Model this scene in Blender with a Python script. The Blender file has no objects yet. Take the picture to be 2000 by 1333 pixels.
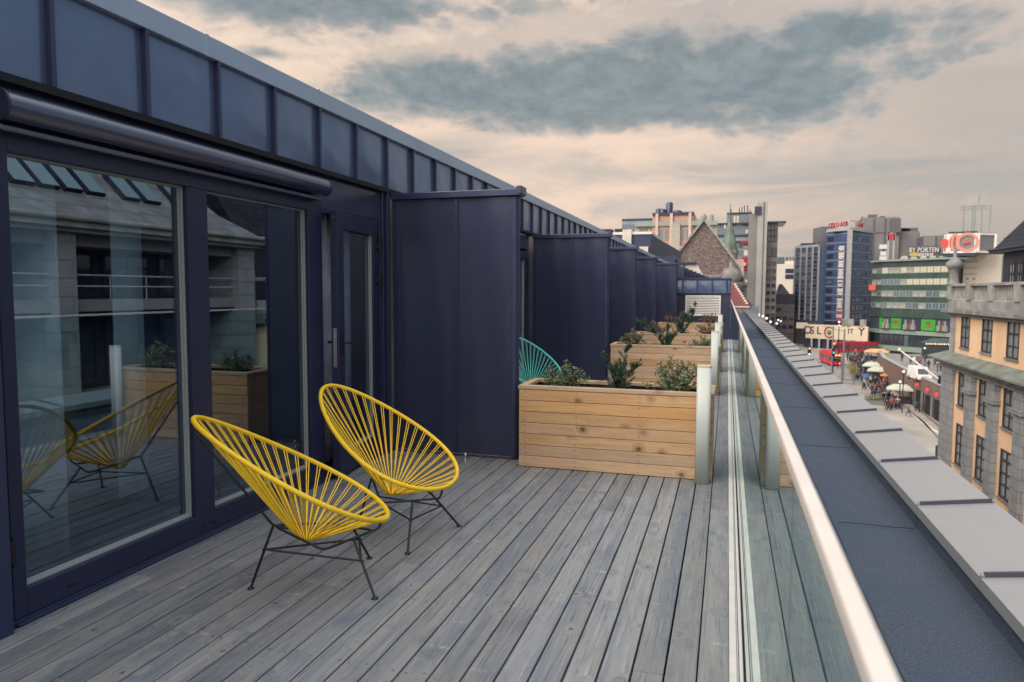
import bpy, math, random
from mathutils import Vector, Matrix
R = math.radians
S = bpy.context.scene
COL = S.collection
rng = random.Random(7)
# ------------------------------------------------------------------ camera
FPX = 1372.0
YAW, PITCH, ROLL, EYE = R(17.017), R(4.10), R(0.217), Vector((0, 0, 1.5))
FWD = Vector((-math.sin(YAW)*math.cos(PITCH), math.cos(YAW)*math.cos(PITCH), -math.sin(PITCH)))
_rt = Vector((math.cos(YAW), math.sin(YAW), 0)); _up = _rt.cross(FWD)
RT = _rt*math.cos(ROLL) + _up*math.sin(ROLL)
UP = -_rt*math.sin(ROLL) + _up*math.cos(ROLL)
def site(x, y, axis, v):
    """survey point: where the sight line of photo pixel (x, y) meets the plane axis = v"""
    d = RT*((x-1000)/FPX) - UP*((y-666.5)/FPX) + FWD
    t = (v-EYE[axis])/d[axis]
    return EYE + d*t
cam = bpy.data.cameras.new('camera'); co = bpy.data.objects.new('camera', cam); COL.objects.link(co)
M = Matrix((RT, UP, -FWD)).transposed().to_4x4(); M.translation = EYE
co.matrix_world = M
cam.sensor_width = 36.0; cam.lens = 36.0*FPX/2000.0
cam.clip_start = 0.05; cam.clip_end = 12000
cam.dof.use_dof = True; cam.dof.focus_distance = 4.3; cam.dof.aperture_fstop = 4.0
S.camera = co
# ------------------------------------------------------------------ objects
def tag(o, label, cat, group=None, kind=None):
    if label: o['label'] = label
    if cat: o['category'] = cat
    if group: o['group'] = group
    if kind: o['kind'] = kind
    return o
def thing(name, loc, label, cat, group=None, rotz=0.0):
    o = bpy.data.objects.new(name, None); COL.objects.link(o)
    o.location = loc; o.rotation_euler = (0, 0, rotz); o.empty_display_size = .2
    return tag(o, label, cat, group)
def kids(o): return [c for c in bpy.data.objects if c.parent is o]
def dup(root, loc, rotz=None, label=None, group=None, mats=None, scale=None):
    """a copy of a thing with its parts and sub-parts"""
    def rec(o, par):
        c = o.copy(); COL.objects.link(c)
        if par is not None: c.parent = par
        if mats and c.type == 'MESH':
            for k, s in enumerate(c.material_slots):
                if s.material and s.material.name in mats:
                    s.link = 'OBJECT'; s.material = mats[s.material.name]
        for ch in CH.get(o.name, []):
            CH.setdefault(c.name, []).append(rec(ch, c))
        return c
    r = rec(root, None); r.location = loc
    if rotz is not None: r.rotation_euler = (0, 0, rotz)
    if scale is not None: r.scale = (scale,)*3
    if label: r['label'] = label
    if group: r['group'] = group
    return r
CH = {}
class MB:
    def __init__(s): s.v = []; s.f = []; s.m = []; s.r = []; s.s = []
    def add(s, vs, fs, mi=0, rnd=0.0, smooth=False):
        b = len(s.v); s.v += [tuple(v) for v in vs]
        for f in fs:
            s.f.append(tuple(i+b for i in f)); s.m.append(mi); s.r.append(rnd); s.s.append(smooth)
        return s
    def box(s, x0, y0, z0, x1, y1, z1, mi=0, rnd=0.0):
        if x0 > x1: x0, x1 = x1, x0
        if y0 > y1: y0, y1 = y1, y0
        if z0 > z1: z0, z1 = z1, z0
        return s.add([(x0,y0,z0),(x1,y0,z0),(x1,y1,z0),(x0,y1,z0),(x0,y0,z1),(x1,y0,z1),(x1,y1,z1),(x0,y1,z1)],
            [(0,3,2,1),(4,5,6,7),(0,1,5,4),(1,2,6,5),(2,3,7,6),(3,0,4,7)], mi, rnd)
    def obox(s, c, h, rot, mi=0, rnd=0.0):
        c = Vector(c); vs = []
        for z in (-1,1):
            for x, y in ((-1,-1),(1,-1),(1,1),(-1,1)):
                vs.append(c + rot @ Vector((x*h[0], y*h[1], z*h[2])))
        return s.add(vs, [(0,3,2,1),(4,5,6,7),(0,1,5,4),(1,2,6,5),(2,3,7,6),(3,0,4,7)], mi, rnd)
    def prism(s, poly, z0, z1, mi=0, rnd=0.0, top=None):
        a = sum(poly[i][0]*poly[(i+1)%len(poly)][1]-poly[(i+1)%len(poly)][0]*poly[i][1] for i in range(len(poly)))
        if a < 0: poly = poly[::-1]; top = top[::-1] if top else None
        n = len(poly); tp = top or poly
        vs = [(p[0],p[1],z0) for p in poly] + [(p[0],p[1],z1) for p in tp]
        return s.add(vs, [tuple(range(n))[::-1], tuple(range(n,2*n))] + [(i,(i+1)%n,n+(i+1)%n,n+i) for i in range(n)], mi, rnd)
    def bar(s, p, q, w, h, mi=0, rnd=0.0):
        p, q = Vector(p), Vector(q); d = (q-p); L = d.length; d.normalize()
        side = d.cross(Vector((0,0,1)))
        if side.length < 1e-4: side = Vector((1,0,0))
        side.normalize(); u = side.cross(d)
        return s.obox((p+q)/2, (w/2, L/2, h/2), Matrix((side, d, u)).transposed(), mi, rnd)
    def tube(s, path, r, n=8, mi=0, closed=False, caps=True, smooth=True, rnd=0.0):
        P = [Vector(p) for p in path]; m = len(P); rings = []
        prev = None
        for i in range(m):
            if closed: t = P[(i+1)%m]-P[i-1]
            else: t = P[min(i+1,m-1)]-P[max(i-1,0)]
            t.normalize()
            if prev is None:
                a = Vector((0,0,1)) if abs(t.z) < .9 else Vector((1,0,0))
                u = t.cross(a).normalized()
            else:
                u = (prev - t*prev.dot(t)); u.normalize()
            prev = u; w = t.cross(u); rr = r(i) if callable(r) else r
            rings.append([P[i] + (u*math.cos(2*math.pi*k/n) + w*math.sin(2*math.pi*k/n))*rr for k in range(n)])
        vs = [v for g in rings for v in g]; fs = []
        for i in range(m if closed else m-1):
            j = (i+1) % m
            for k in range(n):
                l = (k+1) % n
                fs.append((i*n+k, i*n+l, j*n+l, j*n+k))
        if closed:      # undo the twist left over between last and first ring
            pass
        s.add(vs, fs, mi, rnd, smooth)
        if caps and not closed:
            s.add(rings[0], [tuple(range(n))[::-1]], mi, rnd); s.add(rings[-1], [tuple(range(n))], mi, rnd)
        return s
    def lathe(s, c, prof, n=16, mi=0, smooth=True, rnd=0.0):
        c = Vector(c); vs = []; fs = []
        for (r, z) in prof:
            for k in range(n):
                a = 2*math.pi*k/n; vs.append((c.x+r*math.cos(a), c.y+r*math.sin(a), c.z+z))
        for i in range(len(prof)-1):
            for k in range(n):
                l = (k+1) % n; fs.append((i*n+k, i*n+l, (i+1)*n+l, (i+1)*n+k))
        s.add(vs, fs, mi, rnd, smooth)
        if prof[0][0] > 1e-6: s.add(vs[:n], [tuple(range(n))[::-1]], mi, rnd)
        if prof[-1][0] > 1e-6: s.add(vs[-n:], [tuple(range(n))], mi, rnd)
        return s
    def ball(s, c, r, n=12, m=8, mi=0, sz=1.0):
        return s.lathe(c, [(max(1e-7, r*math.sin(math.pi*i/m)), -r*sz*math.cos(math.pi*i/m)) for i in range(m+1)], n, mi)
    def build(s, name, mats, parent=None, bevel=0.0, seg=2, loc=None, autos=False):
        me = bpy.data.meshes.new(name); me.from_pydata(s.v, [], s.f)
        if not isinstance(mats, (list, tuple)): mats = [mats]
        for m in mats: me.materials.append(m)
        me.polygons.foreach_set('material_index', s.m); me.polygons.foreach_set('use_smooth', s.s)
        if any(s.r):
            at = me.attributes.new('rnd', 'FLOAT', 'FACE'); at.data.foreach_set('value', s.r)
        me.update()
        o = bpy.data.objects.new(name, me); COL.objects.link(o)
        if parent is not None:
            o.parent = parent; CH.setdefault(parent.name, []).append(o)
        if loc is not None: o.location = loc
        if bevel:
            b = o.modifiers.new('edge', 'BEVEL'); b.width = bevel; b.segments = seg; b.limit_method = 'ANGLE'; b.angle_limit = R(40)
        return o
def rounded(w, h, r, n=5):
    pts = []
    for cx, cy, a0 in ((w/2-r,h/2-r,0),(-w/2+r,h/2-r,90),(-w/2+r,-h/2+r,180),(w/2-r,-h/2+r,270)):
        for i in range(n+1):
            a = R(a0+90*i/n); pts.append((cx+r*math.cos(a), cy+r*math.sin(a)))
    return pts
def lettering(body, size, depth, spacing=1.0):
    cu = bpy.data.curves.new('lettering', 'FONT'); cu.body = body; cu.size = size; cu.extrude = depth/2
    cu.align_x = 'CENTER'; cu.align_y = 'CENTER'; cu.space_character = spacing
    t = bpy.data.objects.new('lettering', cu); COL.objects.link(t)
    me = bpy.data.meshes.new_from_object(t.evaluated_get(bpy.context.evaluated_depsgraph_get()))
    bpy.data.objects.remove(t); bpy.data.curves.remove(cu)
    return me
def text_part(name, body, size, depth, mat, parent, loc, rot, spacing=1.0, bold=0.0):
    me = lettering(body, size, depth, spacing); me.materials.clear(); me.materials.append(mat)
    o = bpy.data.objects.new(name, me); COL.objects.link(o); o.parent = parent
    CH.setdefault(parent.name, []).append(o)
    o.location = loc; o.rotation_euler = rot
    if bold:
        pass
    return o
# ------------------------------------------------------------------ materials
class NT:
    def __init__(s, nt): s.nt = nt; s.nt.nodes.clear()
    def node(s, t, **kw):
        n = s.nt.nodes.new(t)
        for k, v in kw.items(): setattr(n, k, v)
        return n
    def put(s, sock, v):
        if isinstance(v, bpy.types.NodeSocket): s.nt.links.new(v, sock)
        elif isinstance(v, (tuple, list)) and len(v) == 3 and len(getattr(sock, 'default_value', (0,0,0))) == 4: sock.default_value = (*v, 1)
        else: sock.default_value = v
    def math(s, op, a, b=None, c=None, clamp=False):
        n = s.node('ShaderNodeMath', operation=op, use_clamp=clamp)
        for i, v in enumerate((a, b, c)):
            if v is not None: s.put(n.inputs[i], v)
        return n.outputs[0]
    def vmath(s, op, a, b=None, out=0):
        n = s.node('ShaderNodeVectorMath', operation=op); s.put(n.inputs[0], a)
        if b is not None: s.put(n.inputs[1], b)
        return n.outputs[out]
    def mix(s, f, a, b, mode='MIX'):
        n = s.node('ShaderNodeMix', data_type='RGBA', blend_type=mode)
        s.put(n.inputs[0], f); s.put(n.inputs[6], a); s.put(n.inputs[7], b); return n.outputs[2]
    def noise(s, vec, scale, detail=3, rough=.5, dist=0.0, out=0):
        n = s.node('ShaderNodeTexNoise'); s.put(n.inputs['Vector'], vec)
        n.inputs['Scale'].default_value = scale; n.inputs['Detail'].default_value = detail
        n.inputs['Roughness'].default_value = rough; n.inputs['Distortion'].default_value = dist; return n.outputs[out]
    def voronoi(s, vec, scale, feature='F1', out='Distance', rand=1.0):
        n = s.node('ShaderNodeTexVoronoi', feature=feature); s.put(n.inputs['Vector'], vec)
        n.inputs['Scale'].default_value = scale; n.inputs['Randomness'].default_value = rand; return n.outputs[out]
    def map(s, vec, scale=(1,1,1), loc=(0,0,0), rot=(0,0,0)):
        n = s.node('ShaderNodeMapping'); s.put(n.inputs['Vector'], vec)
        s.put(n.inputs['Scale'], scale); s.put(n.inputs['Location'], loc); s.put(n.inputs['Rotation'], rot); return n.outputs[0]
    def step(s, x, a, b, lo=0.0, hi=1.0):
        n = s.node('ShaderNodeMapRange', interpolation_type='SMOOTHSTEP')
        for i, v in enumerate((x, a, b, lo, hi)): s.put(n.inputs[i], v)
        return n.outputs[0]
    def obj(s): return s.node('ShaderNodeTexCoord').outputs['Object']
    def attr(s, name='rnd'):
        n = s.node('ShaderNodeAttribute', attribute_name=name); return n.outputs['Fac']
    def bump(s, h, strength=.3, dist=.01):
        n = s.node('ShaderNodeBump'); s.put(n.inputs['Height'], h); n.inputs['Strength'].default_value = strength
        n.inputs['Distance'].default_value = dist; return n.outputs[0]
    def out(s, surf, vol=None):
        o = s.node('ShaderNodeOutputMaterial')
        if surf is not None: s.nt.links.new(surf, o.inputs[0])
        if vol is not None: s.nt.links.new(vol, o.inputs[1])
    def bsdf(s, col, rough=.5, metal=0.0, spec=.5, normal=None, **kw):
        n = s.node('ShaderNodeBsdfPrincipled')
        s.put(n.inputs['Base Color'], col); s.put(n.inputs['Roughness'], rough); s.put(n.inputs['Metallic'], metal)
        s.put(n.inputs['Specular IOR Level'], spec)
        if normal is not None: s.put(n.inputs['Normal'], normal)
        for k, v in kw.items(): s.put(n.inputs[k], v)
        return n.outputs[0]
def newmat(name):
    m = bpy.data.materials.new(name); m.use_nodes = True
    return m, NT(m.node_tree)
def simple(name, col, rough=.6, metal=0.0, spec=.5, var=.12, vs=1.5, bump=0.0, bs=60, rv=0.0, **kw):
    m, t = newmat(name); p = t.obj()
    n = t.noise(p, vs, 4, .6)
    f = t.step(n, .3, .7)
    c = t.mix(f, tuple(x*(1-var) for x in col), tuple(min(1, x*(1+var)) for x in col))
    if rv:
        c = t.mix(t.math('MULTIPLY', t.attr(), rv), c, tuple(min(1, x*.45) for x in col))
    nm = t.bump(t.noise(p, bs, 3), bump, .01) if bump else None
    r = t.math('ADD', rough-.06, t.math('MULTIPLY', n, .12))
    t.out(t.bsdf(c, r, metal, spec, nm, **kw)); return m
def emit(name, col, strength):
    m, t = newmat(name); n = t.node('ShaderNodeEmission'); t.put(n.inputs[0], col); n.inputs[1].default_value = strength
    t.out(n.outputs[0]); return m
def glass(name, tint=(.86,.9,.9), f0=.05, rough=0.0, gloss=(1,1,1), body=None, bodyfac=0.0):
    m, t = newmat(name)
    g = t.node('ShaderNodeNewGeometry')
    dt = t.math('ABSOLUTE', t.vmath('DOT_PRODUCT', g.outputs['Normal'], g.outputs['Incoming'], 1))
    k = t.math('POWER', t.math('SUBTRACT', 1.0, dt, clamp=True), 5.0)
    f = t.math('ADD', f0, t.math('MULTIPLY', k, 1-f0))
    tr = t.node('ShaderNodeBsdfTransparent'); t.put(tr.inputs[0], tint)
    base = tr.outputs[0]
    if body:
        d = t.node('ShaderNodeBsdfDiffuse'); t.put(d.inputs[0], body)
        mb = t.node('ShaderNodeMixShader'); mb.inputs[0].default_value = bodyfac
        t.nt.links.new(base, mb.inputs[1]); t.nt.links.new(d.outputs[0], mb.inputs[2]); base = mb.outputs[0]
    gl = t.node('ShaderNodeBsdfGlossy'); t.put(gl.inputs[0], gloss); gl.inputs['Roughness'].default_value = rough
    mx = t.node('ShaderNodeMixShader'); t.put(mx.inputs[0], f)
    t.nt.links.new(base, mx.inputs[1]); t.nt.links.new(gl.outputs[0], mx.inputs[2]); t.out(mx.outputs[0]); return m
def wood(name, a, b, c, along=1, knot=(.05,.04,.04), grain=55, rough=.7, bumpy=.25, rv=.5, knots=5.0, dark=(.05,.05,.06), greyish=None, flat=1):
    """boards: grain drawn out along one axis, growth rings, knots, tone by board"""
    m, t = newmat(name); p = t.obj(); rd = t.attr()
    off = t.node('ShaderNodeCombineXYZ')
    t.put(off.inputs[0], t.math('MULTIPLY', rd, 37.0)); t.put(off.inputs[1], t.math('MULTIPLY', rd, 91.0)); t.put(off.inputs[2], t.math('MULTIPLY', rd, 53.0))
    q = t.vmath('ADD', p, off.outputs[0])
    sc = [1.0,1.0,1.0]; sc[along] = .07
    ks = [1.0,1.0,1.0]; ks[along] = .85; ks[flat] = 0.0
    kv = t.voronoi(t.map(q, tuple(ks)), knots, rand=1.0)
    kd = t.step(kv, .03, .42, 1.0, 0.0)
    q2 = t.map(q, tuple(sc))
    warp = t.node('ShaderNodeCombineXYZ')
    wv = t.math('MULTIPLY', t.math('POWER', kd, 2.0), .06)
    for i in range(3): t.put(warp.inputs[i], wv)
    q3 = t.vmath('ADD', q2, warp.outputs[0])
    g1 = t.noise(q3, grain, 6, .65, .3)
    g2 = t.noise(q3, grain*.22, 3, .5, .6)
    rings = t.math('SINE', t.math('MULTIPLY', g2, 60.0))
    f = t.math('ADD', t.math('MULTIPLY', g1, .85), t.math('MULTIPLY', rings, .05))
    col = t.mix(t.step(f, .2, .62), a, b)
    blot = t.noise(q, 2.2, 4, .6)
    col = t.mix(t.step(blot, .42, .7, 0, .8), col, c)
    if greyish:
        fine = t.noise(t.map(q, tuple(.25 if i == along else 1.0 for i in range(3))), 9.0, 4, .6)
        col = t.mix(t.step(fine, .5, .72, 0, .55), col, greyish)
    dk = t.step(g1, .62, .76, 0, .6)
    col = t.mix(dk, col, dark)
    col = t.mix(t.step(kv, .10, .30, .55, 0.0), col, tuple(x*.62 for x in a))
    kc = t.math('MULTIPLY', t.step(kv, .05, .155, .95, 0.0), t.step(t.noise(q, 30, 3, .6), .30, .5, .55, 1))
    col = t.mix(kc, col, knot)
    hs = t.node('ShaderNodeHueSaturation'); t.put(hs.inputs['Color'], col)
    t.put(hs.inputs['Value'], t.math('ADD', 1.0-rv*.5, t.math('MULTIPLY', rd, rv)))
    t.put(hs.inputs['Saturation'], t.math('ADD', .8, t.math('MULTIPLY', t.math('FRACT', t.math('MULTIPLY', rd, 7.3)), .4)))
    nm = t.bump(t.math('ADD', g1, t.math('MULTIPLY', kd, -.3)), bumpy, .004)
    t.out(t.bsdf(hs.outputs[0], t.math('ADD', rough-.1, t.math('MULTIPLY', g1, .2)), 0, .35, nm)); return m
def panel_metal(name, col, rough=.28, spec=.6, metal=0.0, wob=.05, ws=1.6, ior=1.5, tint=(1,1,1)):
    """painted sheet metal: faint buckling, faint scuffs"""
    m, t = newmat(name); p = t.obj()
    h = t.noise(p, ws, 2, .4)
    sc = t.noise(t.map(p, (3,3,.6)), 9, 5, .65)
    c = t.mix(t.step(sc, .35, .75, 0, .3), col, tuple(x*1.18+.001 for x in col))
    r = t.math('ADD', rough-.04, t.math('MULTIPLY', sc, .12))
    nm = t.bump(h, wob, .25)
    t.out(t.bsdf(c, r, metal, spec, nm, IOR=ior, **{'Specular Tint': tint})); return m
def bricks(name, c1, c2, mortar, scale=1.0, w=.25, h=.075, ms=.01, axis='xz', rough=.85, bump=.4, var=.2):
    m, t = newmat(name); p = t.obj()
    sp = t.node('ShaderNodeSeparateXYZ'); t.put(sp.inputs[0], p); cb = t.node('ShaderNodeCombineXYZ')
    u = {'x':0,'y':1,'z':2}
    if axis[0] == 's': t.put(cb.inputs[0], t.math('ADD', sp.outputs[0], sp.outputs[1]))
    else: t.put(cb.inputs[0], sp.outputs[u[axis[0]]])
    t.put(cb.inputs[1], sp.outputs[u[axis[1]]])
    n = t.node('ShaderNodeTexBrick'); t.put(n.inputs['Vector'], cb.outputs[0]); n.inputs['Scale'].default_value = scale
    t.put(n.inputs['Color1'], c1); t.put(n.inputs['Color2'], c2); t.put(n.inputs['Mortar'], mortar)
    n.inputs['Brick Width'].default_value = w; n.inputs['Row Height'].default_value = h; n.inputs['Mortar Size'].default_value = ms
    n.inputs['Bias'].default_value = 0.0
    nz = t.noise(p, 1.3, 5, .65)
    c = t.mix(t.step(nz, .3, .7, 0, var*2), n.outputs[0], tuple(x*.5 for x in c1))
    nm = t.bump(t.math('SUBTRACT', 1.0, n.outputs['Fac']), bump, .02)
    t.out(t.bsdf(c, rough, 0, .3, nm)); return m
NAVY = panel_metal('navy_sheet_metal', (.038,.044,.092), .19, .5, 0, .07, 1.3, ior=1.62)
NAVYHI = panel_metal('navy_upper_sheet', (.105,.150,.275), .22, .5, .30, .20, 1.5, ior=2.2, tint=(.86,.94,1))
AWNM = panel_metal('awning_paint', (.024,.032,.085), .20, .5, 0, .03, 3, ior=2.1)
NAVYTRIM = panel_metal('navy_trim', (.028,.037,.098), .34, .6, 0, .05, 3)
FRAME = simple('navy_frame_paint', (.020,.024,.068), .38, var=.08)
SHADOWGAP = simple('dark_gap', (.006,.006,.012), .8)
FASCIA = panel_metal('fascia_sheet', (.36,.44,.56), .32, .5, .3, .06, 2, ior=1.9, tint=(.8,.9,1))
ALU = simple('pale_aluminium', (.76,.72,.68), .40, .1, var=.06, vs=6)
RAIL = simple('satin_handrail_metal', (.80,.72,.66), .42, .25, var=.04, vs=8)
POSTM = simple('pale_green_grey_paint', (.60,.63,.60), .42, var=.06)
BEAD = simple('light_glazing_bead', (.38,.42,.43), .45, var=.05)
COPING = panel_metal('zinc_coping', (.40,.385,.39), .40, .5, .45, .06, 2.2)
SEAMM = simple('dark_coping_seam', (.045,.048,.075), .45)
BLACKM = simple('black_metal', (.012,.012,.022), .42, var=.1)
STEEL = simple('brushed_steel', (.42,.42,.42), .35, .9, var=.1, vs=20)
YELLOW = simple('yellow_vinyl_cord', (1.0,.63,.022), .40, var=.06, vs=14, spec=.45)
TEAL = simple('turquoise_vinyl_cord', (.15,.70,.60), .42, var=.06, vs=14)
def deck_wood():
    m, t = newmat('weathered_decking'); p = t.obj(); rd = t.attr()
    off = t.node('ShaderNodeCombineXYZ'); t.put(off.inputs[0], t.math('MULTIPLY', rd, 37.0)); t.put(off.inputs[1], t.math('MULTIPLY', rd, 91.0)); t.put(off.inputs[2], t.math('MULTIPLY', rd, 53.0))
    q = t.vmath('ADD', p, off.outputs[0])
    kv = t.voronoi(t.map(q, (1.0,.75,0)), 6.5)
    near = t.step(kv, .02, .42, 1, 0)
    w = t.node('ShaderNodeCombineXYZ'); wv = t.math('MULTIPLY', t.math('POWER', near, 1.6), .11)
    for i in range(3): t.put(w.inputs[i], wv)
    g = t.vmath('ADD', t.map(q, (1,.035,1)), w.outputs[0])
    grain = t.noise(g, 95, 6, .66, .2); broad = t.noise(g, 9, 4, .55, .3); rings = t.math('SINE', t.math('MULTIPLY', t.noise(g, 7, 2, .5), 95.0))
    blot = t.noise(t.map(q, (1,.45,1)), 5.2, 5, .62, .3); blot2 = t.noise(t.map(q, (1,.6,1)), 2.1, 3, .5)
    c = t.mix(t.step(broad,.3,.68), (.185,.200,.235), (.300,.296,.296))
    c = t.mix(t.step(blot,.50,.72,0,.55), c, (.105,.120,.165))
    c = t.mix(t.step(blot2,.48,.66,0,.45), c, (.315,.285,.258))
    c = t.mix(t.math('MULTIPLY', t.step(rings,.1,1), t.math('ADD', .10, t.math('MULTIPLY', near, .25))), c, (.115,.122,.155))
    c = t.mix(t.step(grain,.54,.66,0,.62), c, (.085,.092,.125))
    c = t.mix(t.step(grain,.33,.45,.5,0), c, (.42,.41,.39))
    sv = t.voronoi(t.map(q, (.42,1.3,0)), 6.0)
    st = t.math('MULTIPLY', t.step(sv, .03, .17, 1, 0), t.step(t.noise(q, 30, 3, .6), .38, .62))
    c = t.mix(t.math('MULTIPLY', st, .75), c, (.47,.44,.385))
    c = t.mix(t.math('MULTIPLY', t.step(kv,.03,.085,.9,0), t.step(t.noise(q,40,3,.6),.35,.55,.3,1)), c, (.060,.060,.080))
    hs = t.node('ShaderNodeHueSaturation'); t.put(hs.inputs['Color'], c); t.put(hs.inputs['Value'], t.math('ADD', .82, t.math('MULTIPLY', rd, .28)))
    t.put(hs.inputs['Saturation'], .95)
    t.out(t.bsdf(hs.outputs[0], t.math('ADD', .58, t.math('MULTIPLY', grain, .2)), 0, .35, t.bump(t.math('ADD', grain, t.math('MULTIPLY', rings, .08)), .35, .004))); return m
DECKW = deck_wood()
PINE = wood('pine_board', (.48,.30,.172), (.64,.435,.265), (.55,.335,.195), 0, (.115,.055,.035), 34, .62, .12, .22, 4.9, (.33,.19,.10))
PINEC = wood('pine_cap', (.45,.30,.165), (.62,.44,.27), (.52,.34,.19), 0, (.14,.07,.04), 34, .62, .12, .25, 4.0, (.36,.22,.12))
LINER = simple('black_liner', (.008,.008,.016), .6)
def soil_mat():
    m, t = newmat('dark_soil'); p = t.obj(); n = t.noise(p, 40, 5, .7)
    t.out(t.bsdf(t.mix(t.step(n,.35,.7), (.012,.009,.010), (.055,.04,.033)), .95, 0, .2, t.bump(n, .9, .03))); return m
SOIL = soil_mat()
def felt_mat():
    m, t = newmat('mineral_roof_felt'); p = t.obj()
    a = t.math('ADD', t.math('MULTIPLY', t.noise(p, 230, 2, .6), .6), t.math('MULTIPLY', t.noise(p, 75, 3, .7), .4)); b = t.noise(p, 1.1, 4, .6); v = t.voronoi(p, 170)
    c = t.mix(t.step(a,.3,.7), (.018,.023,.041), (.108,.128,.172))
    c = t.mix(t.step(b,.35,.7,0,.6), c, (.052,.066,.110))
    c = t.mix(t.step(v,.05,.16,.8,0), c, (.42,.44,.48))
    streak = t.noise(t.map(p,(.6,3,1)), 1.6, 4, .6)
    c = t.mix(t.step(streak,.55,.8,0,.35), c, (.10,.115,.14))
    t.out(t.bsdf(c, .85, 0, .35, t.bump(a, .5, .006))); return m
FELT = felt_mat()
SEAMF = simple('felt_lap_bitumen', (.022,.028,.045), .6)
PANE = glass('window_glass', (.80,.86,.90), .17, 0.0, (.74,.87,1.0))
BALGLASS = glass("balustrade_glass", (.82,.93,.92), .07, 0.0, (.93,1,.99))
SHEER = simple('sheer_curtain', (.62,.74,.80), .9, var=.1, vs=6)
DRAPE = simple('grey_drape', (.50,.49,.60), .9, var=.15, vs=6)
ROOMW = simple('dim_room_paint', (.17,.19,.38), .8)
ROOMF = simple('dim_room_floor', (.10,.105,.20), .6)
LEAF1 = simple('shrub_leaf', (.150,.185,.105), .55, var=.5, vs=23)
LEAF2 = simple('shrub_leaf_olive', (.20,.20,.11), .55, var=.5, vs=23)
LEAF3 = simple('shrub_leaf_russet', (.17,.115,.085), .6, var=.5, vs=23)
NEEDLE = simple('yew_needle', (.055,.115,.075), .5, var=.5, vs=21)
TWIG = simple('twig_bark', (.07,.045,.035), .8)
# city
ORANGE = simple('ochre_render', (.75,.50,.315), .85, var=.10, vs=.5, bump=.1)
GSTONE = bricks('grey_ashlar', (.255,.265,.28), (.30,.305,.315), (.17,.175,.19), 1, 1.15, .62, .03, 'sz', .8, .5)
STONE = simple('grey_stone', (.27,.265,.255), .8, var=.25, vs=1.2, bump=.2, bs=20)
STONED = simple('weathered_stone', (.20,.195,.19), .85, var=.3, vs=1.5, bump=.3, bs=14)
COPPER = simple('copper_green_roof', (.165,.185,.160), .7, var=.3, vs=1.0)
DROOF = bricks('dark_slate_roof', (.022,.021,.036), (.036,.033,.050), (.010,.010,.016), 1, .5, .34, .03, 'yz', .75, .7)
DWALL = simple('dark_mansard_cladding', (.022,.024,.045), .6, var=.2, vs=3)
WFRAME = simple('dark_window_frame', (.030,.026,.034), .6)
WPANE = glass('old_window_pane', (.3,.32,.33), .12, 0.03, (1,1,1), (.25,.27,.27), .75)
SKYP = glass('skylight_pane', (.1,.1,.12), .28, 0.03, (.85,1,1), (.14,.19,.20), .95)
WPANED = glass('dark_window_pane', (.1,.1,.12), .10, 0.02, (1,1,1), (.035,.038,.06), .9)
WPANEB = glass('blue_window_pane', (.1,.1,.12), .14, 0.02, (.9,1,1), (.10,.14,.18), .9)
WLIT = emit('lit_window', (1.0,.82,.56), .52)
CURT = simple('pale_blind', (.27,.265,.255), .9, var=.3, vs=.6)
BLUEF = simple('blue_panel', (.050,.082,.165), .45, var=.15, vs=.3)
BLUEG = simple('grey_blue_mullion', (.20,.23,.30), .5, var=.08)
BLUED = simple('dark_blue_stair_glass', (.035,.035,.07), .35)
LSTONE = simple('light_facade_strip', (.34,.335,.345), .7)
CONC = simple('grey_concrete', (.20,.19,.19), .85, var=.12, vs=.12)
CONCD = simple('darker_concrete', (.12,.12,.14), .85, var=.12, vs=.12)
CONCL = simple('pale_concrete', (.34,.33,.315), .85, var=.10, vs=.12)
GREENF = simple('green_glass_spandrel', (.036,.064,.056), .4, var=.25, vs=.3)
GREEND = simple('dark_green_band', (.036,.047,.052), .5, var=.2, vs=.3)
GREENL = simple('pale_green_edge', (.20,.26,.225), .6)
GREENB = simple('bright_green_poster', (.035,.26,.025), .5, var=.15, vs=.6)
PINK = simple('pink_brown_facade', (.46,.27,.215), .85, var=.12, vs=.3)
PALEP = simple('pale_pink_pilaster', (.55,.43,.38), .8)
MASTP = simple('pale_mast_paint', (.24,.29,.26), .7)
VERD = simple('verdigris_trim', (.25,.31,.28), .7)
BEIGE = simple('beige_facade', (.38,.35,.29), .8)
BLUEGL = simple('blue_glass_block', (.22,.28,.33), .3, var=.15, vs=.2)
SPIREM = simple('copper_spire', (.115,.145,.12), .65, var=.35, vs=.5)
def speckled_roof(name, a, b, c):
    m, t = newmat(name); p = t.obj(); v = t.node('ShaderNodeTexVoronoi'); t.put(v.inputs['Vector'], t.map(p,(1,1,1.5))); v.inputs['Scale'].default_value = 3.6
    sp = t.node('ShaderNodeSeparateColor'); t.put(sp.inputs[0], v.outputs['Color'])
    col = t.mix(t.step(sp.outputs[0],.2,.8), a, b); col = t.mix(t.step(sp.outputs[1],.72,.8,0,.8), col, c)
    t.out(t.bsdf(col, .85, 0, .3, t.bump(v.outputs['Distance'], .5, .1))); return m
PYR = speckled_roof('mottled_brick_gable', (.115,.088,.088), (.175,.125,.115), (.235,.20,.19))
REDT = simple('red_roof_tile', (.16,.035,.04), .7, var=.3, vs=6, bump=.5, bs=9)
CREAM = simple('cream_cladding', (.62,.56,.47), .7, var=.06)
CLIPM = simple('seam_clip_metal', (.42,.41,.40), .4, .3)
WHITE = simple('white_paint', (.72,.69,.65), .5, var=.05)
RED = simple('red_bus_paint', (.62,.025,.035), .35, var=.08)
REDD = simple('dark_red_paint', (.36,.012,.03), .4)
REDL = emit('red_sign_light', (1.0,.16,.13), .6)
NEON = emit('pink_neon_ring', (1.0,.42,.32), .62)
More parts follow.
